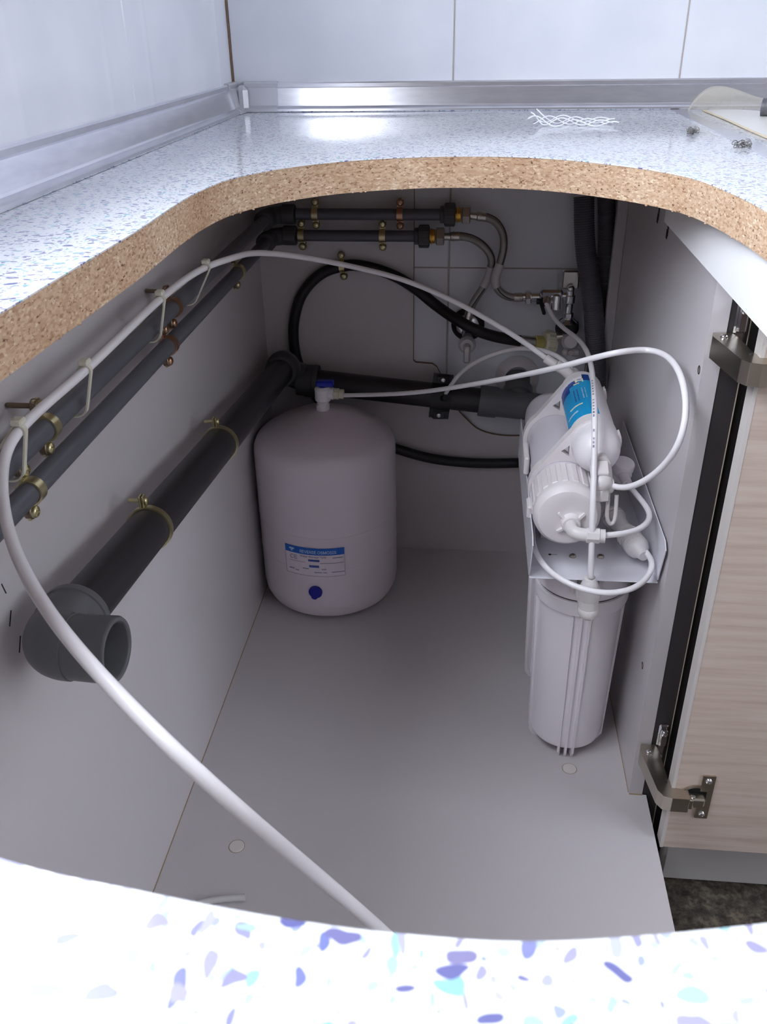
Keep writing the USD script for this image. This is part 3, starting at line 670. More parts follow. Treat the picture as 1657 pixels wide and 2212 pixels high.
loop = sweep(smooth_path(spline([(FX + 0.010, 0.862, FZ - 0.034), (FX + 0.010, 0.857, FZ - 0.052), (FX + 0.014, 0.855, FZ - 0.061), (FX + 0.019, 0.858, FZ - 0.056), (FX + 0.019, 0.865, FZ - 0.030)], 8), 2), 0.0022, 10)
obj('locking_clip', loop, 'natural_plastic', pf)
obj('rear_neck', cat(lathe(neck, (FX - 0.006, 1.112, FZ + 0.006), (-0.1, 1, 0.05), 24)), 'natural_plastic', pf, 35)
obj('rear_elbow', cat(cyl(0.0062, (0.1015, 1.128, 0.6130), (0.1160, 1.121, 0.6060), 18, 0.0006), sweep(smooth_path(spline([(0.1160, 1.121, 0.6060), (0.128, 1.117, 0.600), (0.139, 1.114, 0.590)], 8), 2), 0.0075, 18)), 'natural_plastic', pf, 40)
# blue label on the upper left of the inline filter
def label_patch(a0, a1, y0, y1, lift, n=10):
    aa = np.radians(np.linspace(a0, a1, n + 1)); v = []; f = []
    for a in aa:
        for r in (FR + lift, FR + lift + 0.0002):
            for y in (y0, y1): v.append((FX + r * math.cos(a), y, FZ + r * math.sin(a)))
    v = np.array(v)
    m = trimesh.convex.convex_hull
    parts = [m(v[4 * i:4 * i + 8]) for i in range(n)]
    return cat(*parts)
bl = obj('label', label_patch(78, 178, 0.958, 1.083, 0.0002), 'label_cyan', pf, False, label='bright blue printed label')
obj('header', cat(label_patch(78, 178, 1.064, 1.0835, 0.0004), label_patch(110, 178, 1.055, 1.0645, 0.0004), label_patch(138, 178, 1.042, 1.0555, 0.0004)), 'label_navy', bl, False, label='dark blue header')
for a0, a1, y0, y1, m_ in ((112, 118, 1.060, 1.075, 'ink_cream'), (100, 112, 1.062, 1.066, 'ink_cream'), (96, 100, 1.058, 1.070, 'ink_cream'), (108, 124, 1.054, 1.0575, 'ink_cream'), (140, 144, 1.067, 1.072, 'ink_cream'),
                           (126, 129, 1.003, 1.040, 'ink_blue'), (117, 120, 1.003, 1.040, 'ink_blue'), (104, 107, 1.006, 1.036, 'ink_pale'), (97, 99, 1.006, 1.036, 'ink_pale'), (112, 150, 0.990, 0.9935, 'ink_cream'), (128, 165, 0.974, 0.978, 'ink_pale')):
    if m_ in ('ink_blue', 'ink_pale') and y1 - y0 > 0.01:
        ys = np.arange(y0, y1, 0.0042); ms = [label_patch(a0, a1, y, y + RNG.uniform(0.002, 0.0036), 0.0006, 2) for y in ys]
        obj('print_line', cat(*ms), m_, bl, False)
    else:
        obj('print_line', label_patch(a0, a1, y0, y1, 0.0006, 4), m_, bl, False)
# double clips that hold the inline filter on the membrane housing
def clip(yc, wd):
    A, B = Point(MX, MZ), Point(FX, FZ)
    d = np.array([FX - MX, FZ - MZ]); d = d / np.linalg.norm(d); nrm = np.array([-d[1], d[0]])
    ra, rb = 0.0400, 0.0300
    web = Polygon([(MX + nrm[0] * ra * .98, MZ + nrm[1] * ra * .98), (FX + nrm[0] * rb, FZ + nrm[1] * rb), (FX - nrm[0] * rb, FZ - nrm[1] * rb), (MX - nrm[0] * ra * .98, MZ - nrm[1] * ra * .98)])
    shp = unary_union([A.buffer(ra, 40), B.buffer(rb, 32), web]).difference(A.buffer(0.0348, 40)).difference(B.buffer(0.0268, 32))
    for s in (1, -1):
        c = np.array([MX, MZ]) + d * 0.0405 + nrm * s * 0.0205
        tri = Polygon([c + nrm * s * 0.0068 - d * 0.0015, c - nrm * s * 0.005 - d * 0.0028, c + nrm * s * 0.0025 + d * 0.0095])
        shp = shp.difference(tri)
    mouth = Polygon([(FX, FZ), tuple(np.array([FX, FZ]) + d * 0.06 + nrm * 0.045), tuple(np.array([FX, FZ]) + d * 0.06 - nrm * 0.045)])
    shp = shp.difference(mouth)
    foot = sbox(MX - 0.020, PZ + 0.0002, MX + 0.020, MZ - 0.034).difference(A.buffer(0.0348, 40))
    shp = unary_union([shp, foot])
    return mk(shp, wd, [[1, 0, 0, 0], [0, 0, 1, yc - wd / 2], [0, 1, 0, 0], [0, 0, 0, 1]])
for yc in (0.939, 1.075):
    obj('double_clip', clip(yc, 0.013), 'filter_warm', fu, 30, label='white double clip with triangular holes')
obj('tie_lug', cat(bx(MX - 0.0425, MX - 0.036, 0.985, 1.035, MZ - 0.012, MZ + 0.012, 0.002), bx(MX - 0.0425, MX - 0.036, 0.89, 0.915, MZ - 0.02, MZ - 0.004, 0.002)), 'filter_warm', mem)
# shut-off valve and flow restrictor at the right of the bracket
sv = obj('shut_off_valve', cat(lathe([(0, 0), (0.0125, 0), (0.0135, 0.003), (0.0135, 0.008), (0.0120, 0.009), (0.0120, 0.014), (0.0135, 0.015), (0.0135, 0.022), (0.0125, 0.024), (0.006, 0.0255), (0, 0.026)], (0.190, 0.985, 0.512), (0.1, -0.25, 1), 24),
                               cyl(0.0062, (0.190, 0.978, 0.524), (0.1945, 0.956, 0.518), 16)), 'filter_white', fu, 35)
ax_ = np.array([0.0276, -0.102, -0.002]); ax_ /= np.linalg.norm(ax_); p0 = np.array([0.180, 0.9645, 0.474])
fr_ = obj('flow_restrictor', lathe([(0, 0), (0.009, 0), (0.0125, 0.006), (0.0125, 0.022), (0.0105, 0.026), (0.0095, 0.044), (0.0125, 0.050), (0.0128, 0.066), (0.0135, 0.068), (0.0135, 0.084), (0.0115, 0.088), (0.0085, 0.092), (0.0060, 0.101), (0, 0.101)], p0, ax_, 10), 'natural_plastic', fu, 30,
          label='white inline flow restrictor')
for k in (0.010, 0.016, 0.054, 0.060, 0.072, 0.078):
    q = p0 + ax_ * k
    obj('grip_ring', lathe([(0.0125, 0), (0.0139, 0.0005), (0.0139, 0.0022), (0.0125, 0.0027)], q, ax_, 12), 'natural_plastic', fr_)

# ================================================================== WHITE PLASTIC TUBES
R14 = 0.0033
def tube(name, pts, r, mat, label, cat_='tube', base=None, n=12, bore=0.0, group=None):
    path = smooth_path(spline(pts, 10), 40)
    b = base if base is not None else path[0]
    t = thing(name, label, cat_, b, group)
    return t, path, obj('tube', sweep(path, r, n, bore), mat, t, True if bore == 0 else 40)
T1 = [(-0.0016,0.3762,0.4117),(-0.0267,0.3246,0.5288),(-0.0557,0.2731,0.6469),(-0.0740,0.2511,0.7031),(-0.1003,0.2506,0.7376),(-0.1331,0.2684,0.7546),(-0.1810,0.3115,0.7581),(-0.2191,0.3540,0.7586),(-0.2573,0.4063,0.7546),(-0.2842,0.4532,0.7587),(-0.2989,0.4900,0.7642),(-0.2943,0.5037,0.7757),(-0.2943,0.5490,0.7767),(-0.2943,0.6167,0.7752),(-0.2943,0.6957,0.7770),(-0.2943,0.8021,0.7793),(-0.2923,0.9286,0.7768),(-0.2647,0.9709,0.7780),(-0.2636,1.0424,0.7680),(-0.2290,1.0900,0.7545),(-0.1911,1.1400,0.7354),(-0.1480,1.1800,0.7158),(-0.0998,1.2000,0.6987),(-0.0557,1.2100,0.6792),(-0.0102,1.2000,0.6613),(0.0316,1.1800,0.6439),(0.0724,1.1550,0.6268),(0.1055,1.1250,0.6114)]
T2 = [(-0.1940,1.2620,0.4996),(-0.1173,1.2300,0.5157),(-0.0597,1.1900,0.5374),(-0.0063,1.1300,0.5705),(0.0410,1.0700,0.6037),(0.0768,1.0100,0.6355),(0.1086,0.9600,0.6636),(0.1382,0.9250,0.6869),(0.1617,0.9100,0.6988),(0.1900,0.9332,0.6934),(0.2030,0.9016,0.6999),(0.2080,0.8549,0.7014),(0.2100,0.8189,0.6888),(0.2080,0.7946,0.6702),(0.2030,0.7903,0.6428),(0.1960,0.8074,0.6141),(0.1850,0.8201,0.5926),(0.1700,0.8433,0.5701),(0.1570,0.8675,0.5620)]
T3 = [(-0.0347,1.3350,0.4773),(-0.0151,1.3100,0.5203),(0.0093,1.2900,0.5463),(0.0329,1.2700,0.5663),(0.0557,1.2500,0.5808),(0.0771,1.2200,0.5950),(0.1009,1.1900,0.6030),(0.1207,1.1600,0.6051),(0.1344,1.1350,0.6006),(0.1393,1.1150,0.5939)]
T4 = [(0.1156,1.3450,0.6245),(0.1241,1.3300,0.6096),(0.1374,1.2900,0.6036),(0.1516,1.2300,0.6093),(0.1567,1.1600,0.6169),(0.1519,1.0600,0.6312),(0.1440,0.9616,0.6360),(0.1375,0.8903,0.6320),(0.1386,0.8720,0.5967),(0.1373,0.8380,0.5583),(0.1399,0.8280,0.5067),(0.1427,0.8260,0.4672)]
T5 = [(0.1476,0.8321,0.5180),(0.1703,0.8366,0.5180),(0.1905,0.8470,0.5180),(0.2044,0.8651,0.5180),(0.2095,0.8843,0.5180),(0.2073,0.9057,0.5180),(0.2016,0.9300,0.5180),(0.1947,0.9566,0.5180)]
T6 = [(0.0836,0.9287,0.4750),(0.0821,0.8957,0.4720),(0.0851,0.8683,0.4700),(0.0950,0.8399,0.4680),(0.1115,0.8199,0.4660),(0.1330,0.8074,0.4640),(0.1573,0.8027,0.4630),(0.1831,0.8108,0.4630),(0.2010,0.8263,0.4650),(0.2120,0.8467,0.4680),(0.2134,0.8617,0.4720),(0.2082,0.8707,0.4760)]
t1, p1, _ = tube('water_tube', T1, 0.0036, 'white_tube', 'long white water tube tied along the upper left pipe and dropping across the foreground', n=16)
t2, p2, _ = tube('water_tube', T2, R14, 'white_tube', 'white water tube looping from the tank valve to the right panel and filter front')
t3, p3, _ = tube('water_tube', T3, R14, 'white_tube', 'short white arching tube from the black drain clamp to the back of the filter')
t4, p4, _ = tube('water_tube', T4, R14, 'white_tube', 'upright white tube with dark printing, from the shut-off valve to the first housing')
t5, p5, _ = tube('water_tube', T5, R14, 'white_tube', 'short white tube bending from the membrane cap outlet round to the right')
t6, p6, _ = tube('water_tube', T6, R14, 'white_tube', 'white tube looped in front of the filter bracket, ending at the flow restrictor')
# tiny unreadable print along the upright tube
d_ = np.cumsum(np.r_[0, np.linalg.norm(np.diff(p4, axis=0), axis=1)]); ms = []
for s in np.arange(d_[int(np.argmin(np.abs(p4[:, 1] - 0.985)))], d_[int(np.argmin(np.abs(p4[:, 1] - 0.868)))], 0.0040):
    if RNG.random() < 0.3: continue
    i = np.searchsorted(d_, s); q = p4[i]; tdir = p4[i] - p4[i - 1]; tdir /= np.linalg.norm(tdir)
    v = EYE - q; v -= tdir * (v @ tdir); v /= np.linalg.norm(v); side_ = np.cross(tdir, v); v = (v + 0.30 * side_); v /= np.linalg.norm(v)
    m = bx(-0.0008, 0.0008, -0.0003, 0.0003, -0.0014 * RNG.uniform(0.5, 1.2), 0.0013, 0)
    M = np.eye(4); M[:3, 2] = tdir; M[:3, 1] = v; M[:3, 0] = np.cross(v, tdir); M[:3, 3] = q + v * R14; m.apply_transform(M); ms.append(m)
obj('printing', cat(*ms), 'ink_grey', t4, False, kind='stuff')
t7 = thing('tube_offcut', 'pale end of a plastic tube lying on the cabinet bottom near the front', 'tube', (-0.27, 0.62, CF))
TUBE_END = [(-0.2306, 0.6317, 0.1445), (-0.2565, 0.6283, 0.1430), (-0.2813, 0.6214, 0.1422), (-0.3060, 0.6083, 0.1420), (-0.3240, 0.5905, 0.1420), (-0.334, 0.5600, 0.1420), (-0.335, 0.50, 0.1420)]
obj('tube', sweep(smooth_path(spline(TUBE_END, 8), 2), 0.0037, 16, 0.0025), 'tube_pale', t7, 40)
H1 = [(0.0050,1.3750,0.7469),(0.0203,1.3750,0.7449),(0.0345,1.3730,0.7380),(0.0449,1.3700,0.7224),(0.0472,1.3650,0.7030),(0.0427,1.3600,0.6799),(0.0367,1.3600,0.6587),(0.0403,1.3600,0.6430),(0.0507,1.3600,0.6331),(0.0630,1.3600,0.6289),(0.0808,1.3600,0.6291)]
H2 = [(-0.0339,1.3750,0.7168),(-0.0149,1.3750,0.7169),(0.0028,1.3730,0.7126),(0.0194,1.3700,0.7017),(0.0300,1.3700,0.6843),(0.0282,1.3750,0.6619),(0.0191,1.3750,0.6402),(0.0083,1.3720,0.6226),(0.0002,1.3700,0.6061),(-0.0036,1.3650,0.5897)]
BH = [(0.1003,1.3660,0.5555),(0.0741,1.3575,0.5609),(0.0407,1.3457,0.5703),(0.0077,1.3386,0.5832),(-0.0255,1.3568,0.5964),(-0.0558,1.3767,0.6109),(-0.0858,1.3850,0.6326),(-0.1158,1.3931,0.6486),(-0.1490,1.3945,0.6610),(-0.1821,1.3945,0.6673),(-0.2082,1.3945,0.6648),(-0.2347,1.3945,0.6558),(-0.2582,1.3945,0.6378),(-0.2764,1.3945,0.6127),(-0.2879,1.3945,0.5779),(-0.2915,1.3945,0.5463),(-0.2889,1.3945,0.5141),(-0.2811,1.3945,0.4855),(-0.2668,1.3945,0.4566),(-0.2457,1.3945,0.4273),(-0.1986,1.3945,0.3894),(-0.1504,1.3945,0.3598),(-0.1097,1.3945,0.3440),(-0.0606,1.3945,0.3311),(-0.0117,1.3945,0.3254),(0.0370,1.3945,0.3243),(0.0932,1.3945,0.3271)]
C1 = [(0.1607,1.3700,0.7760),(0.1637,1.3654,0.7407),(0.1691,1.3609,0.7014),(0.1780,1.3563,0.6611),(0.1872,1.3517,0.6199),(0.1938,1.3471,0.5776),(0.1998,1.3426,0.5342),(0.2039,1.3380,0.4896)]
C2 = [(0.1953,1.3885,0.7729),(0.2014,1.3885,0.7228),(0.2045,1.3885,0.6743),(0.2058,1.3885,0.6242),(0.2091,1.3885,0.5796),(0.2105,1.3885,0.5181),(0.2105,1.3885,0.4621)]
# ================================================================== SUPPLY PIPES
RP = 0.0085
def arc_path(a, corner, b, rad, n=10):
    """polyline a -> corner -> b with the corner rounded"""
    a, c, b = (np.asarray(q, float) for q in (a, corner, b))
    u, w = (a - c) / np.linalg.norm(a - c), (b - c) / np.linalg.norm(b - c)
    p, q = c + u * rad, c + w * rad
    t = np.linspace(0, 1, n)[:, None]
    return np.vstack([a, (1 - t) ** 2 * p + 2 * t * (1 - t) * c + t ** 2 * q, b])
def supply(z, xs, label, y_end, x0):
    """left run, corner elbow, back run, threaded adapter, brass nipple and nut"""
    zb = z + 0.0025
    t = thing('supply_pipe', label, 'water pipe', (-0.312, 1.375, z))
    obj('pipe', cyl(RP, (-0.3125, 0.20, z - 0.0), (-0.312, 1.352, z), 28), 'pipe_grey', t, 40)
    obj('elbow', cat(sweep(arc_path((-0.312, 1.350, z), (-0.312, 1.375, z), (-0.280, 1.375, zb), 0.016), 0.0132, 24), cyl(0.0146, (-0.312, 1.332, z), (-0.312, 1.354, z), 28, 0.001), cyl(0.0146, (-0.292, 1.375, zb), (-0.272, 1.375, zb), 28, 0.001)), 'fitting_dark', t, 40)
    obj('pipe', cyl(RP, (-0.27, 1.375, zb), (x0, 1.375, zb), 28), 'pipe_grey', t, 40)
    c = obj('adapter', cat(cyl(0.0125, (x0 - 0.004, 1.375, zb), (x0 + 0.003, 1.375, zb), 28, 0.001), cyl(0.0165, (x0 + 0.002, 1.375, zb), (x0 + 0.019, 1.375, zb), 12, 0.0015)), 'fitting_dark', t, 30)
    for k in range(10):
        a = 2 * math.pi * k / 10
        obj('grip_rib', bx(x0 + 0.003, x0 + 0.018, 1.375 + 0.0155 * math.cos(a) - 0.0015, 1.375 + 0.0155 * math.cos(a) + 0.0015, zb + 0.0155 * math.sin(a) - 0.0015, zb + 0.0155 * math.sin(a) + 0.0015, 0.0005), 'fitting_dark', c, False)
    obj('brass_nipple', cat(cyl(0.0105, (x0 + 0.019, 1.375, zb), (x0 + 0.0275, 1.375, zb), 24, 0.0006), cyl(0.0118, (x0 + 0.0205, 1.375, zb), (x0 + 0.0230, 1.375, zb), 24, 0.0006)), 'brass', t)
    obj('union_nut', hexnut(0.0138, (x0 + 0.0285, 1.375, zb), (x0 + 0.0415, 1.375, zb)), 'steel', t)
    return zb
zb_u = supply(0.7465, None, 'upper dark grey water pipe running along the left panel and back wall', 0.2, -0.046)
zb_l = supply(0.7145, None, 'lower dark grey water pipe just under the first one, along left panel and back', 0.2, -0.0845)

# ------------------------------------------------------------------ pipe clamps: two-eared saddle, screws, standoff
def clamp(label, centre, n_, a_, r, group, mat='zinc_yellow', ear=0.0125, wd=0.009, wall=0.027, th=0.0016, cat_='pipe clamp', flip=1, screw_r=0.0050):
    c = np.asarray(centre, float); n_ = np.asarray(n_, float); a_ = np.asarray(a_, float); u = np.cross(n_, a_)
    t = thing('pipe_clamp', label, cat_, c, group)
    ro = r + th
    s = Point(0, 0).buffer(ro, 24).union(sbox(-0.0052, -ro - ear, -0.0030, ro + ear)).difference(Point(0, 0).buffer(r + 0.0001, 24))
    M = np.eye(4); M[:3, 0], M[:3, 1], M[:3, 2] = n_, u, a_; M[:3, 3] = c - a_ * wd / 2
    strap = cat(trimesh.creation.extrude_polygon(s, wd, engine='earcut')); strap.apply_transform(M)
    if np.linalg.det(M) < 0: strap.invert()
    obj('strap', strap, mat, t, 35)
    for sgn in (1, -1):
        e = c + u * sgn * (ro + ear * 0.56) - n_ * 0.0042
        b = obj('bolt', cat(cyl(0.0021, e - n_ * (wall - 0.0045), e + n_ * 0.001, 12), cyl(screw_r * 1.15, e - n_ * 0.0032, e + n_ * 0.0026, 18, 0.0006)), 'zinc_dark', t, 35)
        obj('screw_head', screw_head(screw_r, e + n_ * 0.0025, n_, 0.3 + sgn), mat, b, 35)
    return t
Xn, Ya, Yn, Xa = (1, 0, 0), (0, 1, 0), (0, -1, 0), (1, 0, 0)
gl = 'two-eared clamps on the water pipes'
clamp('brassy clamp on the upper left pipe nearest the viewer, long bolt standing off the panel', (-0.312, 0.575, 0.7465), Xn, Ya, RP, gl)
clamp('clamp on the upper left pipe beyond the third nylon tie', (-0.312, 0.886, 0.7465), Xn, Ya, RP, gl, 'zinc_red')
clamp('shiny clamp on the lower left pipe nearest the viewer, beside the front nylon tie', (-0.312, 0.534, 0.7145), Xn, Ya, RP, gl)
clamp('clamp halfway along the lower left pipe', (-0.312, 0.858, 0.7145), Xn, Ya, RP, gl, 'zinc_red')
clamp('clamp at the far end of the lower left pipe, near the corner', (-0.312, 1.160, 0.7145), Xn, Ya, RP, gl)
clamp('yellow clamp on the upper back pipe nearest the corner', (-0.241, 1.375, zb_u), Yn, Xa, RP, gl, wall=0.0285)
clamp('reddish clamp on the upper back pipe near its brass fitting', (-0.111, 1.375, zb_u), Yn, Xa, RP, gl, 'zinc_red', wall=0.0285)
clamp('yellow clamp on the lower back pipe nearest the corner', (-0.264, 1.375, zb_l), Yn, Xa, RP, gl, wall=0.0285)
clamp('bright yellow clamp on the lower back pipe near its brass fitting', (-0.138, 1.375, zb_l), Yn, Xa, RP, gl, wall=0.0285)

# ------------------------------------------------------------------ nylon ties holding the white tube to the upper pipe
def tie(label, y, tube_p):
    c1, c2 = np.array([-0.312, 0.7465]), np.array([tube_p[0], tube_p[2]])
    t = thing('cable_tie', label, 'cable tie', (c1[0], y, c1[1]), 'nylon ties along the upper pipe')
    hullp = unary_union([Point(c1).buffer(RP + 0.0002, 24), Point(c2).buffer(0.0038, 20), Point(c1 + [0.0032, 0.0010]).buffer(RP + 0.0016, 32)]).convex_hull
    ring = hullp.buffer(0.0013).difference(hullp)
    obj('strap', mk(ring, 0.0042, [[1, 0, 0, 0], [0, 0, 1, y - 0.0021], [0, 1, 0, 0], [0, 0, 0, 1]]), 'tie_nylon', t, 35)
    obj('head', bx(c2[0] - 0.0035, c2[0] + 0.0045, y - 0.0045, y + 0.0045, c2[1] + 0.0042, c2[1] + 0.0088, 0.001), 'tie_nylon', t)
for y, lab_ in ((0.508, 'cream nylon tie round the upper pipe, closest to the viewer'), (0.619, 'cream nylon tie round the upper pipe, second from the viewer'),
                (0.803, 'cream nylon tie round the upper pipe, third from the viewer'), (0.930, 'cream nylon tie round the upper pipe, farthest from the viewer')):
    i = int(np.argmin(np.abs(p1[:, 1] - y) + 10 * (p1[:, 0] > -0.27)))
    tie(lab_, y, p1[i])

# ------------------------------------------------------------------ braided hoses
def braided(name, pts, label, ferrule_a, ferrule_b, sleeve):
    path = smooth_path(spline(pts, 10), 3)
    t = thing(name, label, 'hose', path[0])
    obj('hose', sweep(path, 0.0060, 16), 'flex_braid', t, True)
    # dark helical strands over the braid
    tt = np.gradient(path, axis=0); tt /= np.linalg.norm(tt, axis=1, keepdims=True); ms = []
    for ph in (0.0, math.pi):
        q = []
        for i in range(len(path)):
            u = np.cross(tt[i], [0, 1, 0]); u /= np.linalg.norm(u); w_ = np.cross(tt[i], u); a = ph + 0.02 * i
            q.append(path[i] + 0.0057 * (math.cos(a) * u + math.sin(a) * w_))
        ms.append(sweep(np.array(q), 0.0009, 6))
    obj('strand', cat(*ms), 'flex_stripe', t, True)
    def end(i, j, back):
        a, b = path[i], path[j]; d = (a - b) / np.linalg.norm(a - b)
        return cat(cyl(0.0068, a - d * 0.014, a - d * 0.001, 20, 0.0005), cyl(0.0056, a - d * 0.001, a + d * back, 18, 0.0004), cyl(0.0073, a - d * 0.006, a - d * 0.0035, 20, 0.0004))
    obj('ferrule', end(0, 3, ferrule_a), 'steel', t); obj('ferrule', end(-1, -4, ferrule_b), 'steel', t)
    k0, k1 = sleeve
    i0, i1 = int(k0 * len(path)), int(k1 * len(path))
    obj('paper_sleeve', sweep(path[i0:i1], 0.0069, 16), 'sleeve_white', t, 40, label='white paper sleeve')
    return path
pH1 = braided('braided_hose', H1, 'grey braided hose from the upper brass fitting down to the T valve', 0.010, 0.004, (0.50, 0.70))
pH2 = braided('braided_hose', H2, 'grey braided hose from the lower brass fitting to the left angle valve', 0.010, 0.006, (0.50, 0.68))

# ------------------------------------------------------------------ valves on the tiled wall
va = thing('angle_valve', 'chrome angle valve with a dangling lever, below the shorter braided hose', 'valve', (-0.003, 1.40, 0.572))
obj('escutcheon', lathe([(0, 0), (0.0270, 0), (0.0270, 0.004), (0.022, 0.010), (0.014, 0.013), (0, 0.013)], (-0.003, 1.4095, 0.570), (0, -1, 0), 36), 'black_rubber', va)
obj('chrome_rose', lathe([(0.0, 0.0), (0.0195, 0), (0.0185, 0.004), (0.012, 0.008), (0, 0.008)], (-0.003, 1.398, 0.570), (0, -1, 0), 36), 'chrome', va)
obj('valve_body', cat(cyl(0.009, (-0.003, 1.395, 0.570), (-0.003, 1.352, 0.566), 24, 0.001), cyl(0.0075, (-0.0035, 1.3645, 0.566), (-0.0036, 1.3648, 0.590), 20, 0.0008), hexnut(0.0095, (-0.0035, 1.3645, 0.580), (-0.0036, 1.3648, 0.588))), 'chrome', va)
kn = obj('handle', cat(lathe([(0, 0), (0.0135, 0), (0.0142, 0.002), (0.0135, 0.006), (0.010, 0.009), (0, 0.0095)], (-0.003, 1.344, 0.557), (0, -1, 0.12), 28),
                       bx(-0.0088, 0.0030, 1.327, 1.3365, 0.531, 0.562, 0.003)), 'knob_pale', va, label='pale round knob with a flat lever')
obj('handle_screw', lathe([(0, 0.0006), (0.0035, 0.0006), (0.0035, 0), ], (-0.003, 1.327, 0.553), (0, -1, 0), 16), 'steel', kn)

ta = thing('tee_valve', 'chrome T valve with black lever and square knob feeding the filter tube', 'valve', (0.13, 1.36, 0.63))
obj('tee_body', cat(cyl(0.0068, (0.080, 1.36, 0.629), (0.106, 1.36, 0.630), 18, 0.0006), hexnut(0.0105, (0.084, 1.36, 0.629), (0.093, 1.36, 0.6295)), bx(0.106, 0.141, 1.350, 1.371, 0.628, 0.643, 0.0035), cyl(0.0080, (0.131, 1.352, 0.634), (0.131, 1.346, 0.613), 18, 0.001),
                    cyl(0.0052, (0.141, 1.36, 0.632), (0.151, 1.36, 0.632), 16), cyl(0.0062, (0.1165, 1.354, 0.630), (0.115, 1.346, 0.622), 16)), 'chrome', ta)
obj('black_lever', cat(bx(0.1045, 0.110, 1.345, 1.353, 0.604, 0.628, 0.002).apply_transform(trimesh.transformations.rotation_matrix(-0.35, [0, 1, 0], [0.107, 1.35, 0.626])), cyl(0.0045, (0.101, 1.352, 0.625), (0.112, 1.352, 0.625), 12)), 'black_plastic', ta)
obj('upright_stem', cat(cyl(0.0062, (0.152, 1.36, 0.600), (0.152, 1.36, 0.641), 20, 0.0006), cyl(0.0085, (0.152, 1.36, 0.621), (0.152, 1.36, 0.634), 20, 0.001), trimesh.creation.icosphere(2, 0.0058).apply_translation([0.1525, 1.36, 0.643]), hexnut(0.0078, (0.152, 1.36, 0.598), (0.152, 1.36, 0.606))), 'chrome', ta)
obj('square_knob', bx(0.1395, 0.1650, 1.368, 1.378, 0.640, 0.668, 0.002), 'steel', ta, label='square grey knob')
obj('cone_flange', lathe([(0.0055, 0.014), (0.0075, 0.006), (0.0145, 0.0), (0, 0)], (0.152, 1.36, 0.590), (0, 0, 1), 32), 'chrome', ta)
obj('black_collar', lathe([(0, 0), (0.0165, 0), (0.0175, 0.005), (0.0165, 0.014), (0, 0.014)], (0.153, 1.362, 0.576), (0, 0, 1), 32), 'black_rubber', ta)
vb = thing('angle_valve', 'chrome angle valve with round ribbed knob, right of the cream hose nut', 'valve', (0.16, 1.40, 0.56))
obj('escutcheon', lathe([(0, 0), (0.0185, 0), (0.0185, 0.003), (0.015, 0.012), (0, 0.012)], (0.157, 1.4095, 0.566), (0, -1, 0), 36), 'black_rubber', vb)
obj('valve_body', cat(cyl(0.010, (0.157, 1.398, 0.567), (0.157, 1.352, 0.566), 24, 0.001), cyl(0.0085, (0.157, 1.368, 0.567), (0.138, 1.368, 0.563), 20), cyl(0.0075, (0.154, 1.364, 0.566), (0.153, 1.362, 0.578), 20)), 'steel', vb)
kb = obj('handle', cat(lathe([(0, 0), (0.0128, 0), (0.0140, 0.002), (0.0135, 0.007), (0.0100, 0.010), (0, 0.0105)], (0.1580, 1.3535, 0.562), (0, -1, 0.25), 28), bx(0.159, 0.1735, 1.337, 1.346, 0.5425, 0.5535, 0.0025), trimesh.creation.icosphere(2, 0.0062).apply_translation([0.151, 1.342, 0.548])), 'knob_pale', vb)
obj('handle_screw', lathe([(0, 0.0008), (0.0042, 0.0008), (0.0048, 0)], (0.1588, 1.337, 0.5485), (0, -1, 0.1), 16), 'steel', kb)

# ------------------------------------------------------------------ black washing-machine hose
bpath = smooth_path(spline(BH, 8), 3)
bh_ = thing('drain_hose', 'thick black rubber hose looping over the back panel and behind the tank', 'hose', bpath[0])
obj('hose', sweep(bpath, 0.0088, 18, 0.006), 'black_rubber', bh_, True)
e = bpath[0]; d = (bpath[0] - bpath[3]); d /= np.linalg.norm(d)
obj('ferrule', cyl(0.0095, e - d * 0.022, e + d * 0.003, 24, 0.0008), 'steel', bh_, label='crimped metal ferrule')
obj('collar', cyl(0.0112, e + d * 0.003, e + d * 0.018, 20, 0.001), 'yellow_plastic', bh_, label='yellow plastic collar')
nut = obj('hose_nut', lathe([(0, 0), (0.017, 0), (0.0205, 0.004), (0.0205, 0.014), (0.0195, 0.018), (0, 0.018)], e + d * 0.018, d, 14), 'ivory_plastic', bh_, 20, label='cream plastic nut')
for k in range(10):
    a = 2 * math.pi * k / 10; M = frame(d)
    q = e + d * 0.020 + 0.0205 * (math.cos(a) * M[:3, 0] + math.sin(a) * M[:3, 1])
    obj('grip_rib', sweep([q, q + d * 0.013], 0.0013, 6), 'ivory_plastic', nut, False)
clamp('small pale clamp holding the black hose at the top of its loop', bpath[int(np.argmin(np.abs(bpath[:, 0] + 0.204) + 5 * (bpath[:, 2] < 0.6)))], Yn, (0.995, 0, 0.1), 0.0089, None, 'zinc_yellow', ear=0.011, wd=0.0085, wall=0.0185)

# ------------------------------------------------------------------ corrugated drain hoses in the right corner
def corrugated(pts, r, label):
    path = smooth_path(spline(pts, 40), 6)
    dd = np.cumsum(np.r_[0, np.linalg.norm(np.diff(path, axis=0), axis=1)])
    s = np.linspace(0, dd[-1], int(dd[-1] / 0.00075)); path = np.stack([np.interp(s, dd, path[:, k]) for k in range(3)], 1)
    rr = r + 0.00055 * np.sin(2 * np.pi * s / 0.0034)
    t = thing('corrugated_hose', label, 'hose', path[-1])
    obj('hose', sweep(path, rr, 18), 'corrugated_grey', t, True)
corrugated(C1, 0.0150, 'left of the two dark corrugated hoses in the back right corner')
corrugated(C2, 0.0128, 'right of the two dark corrugated hoses, beside the pale batten')

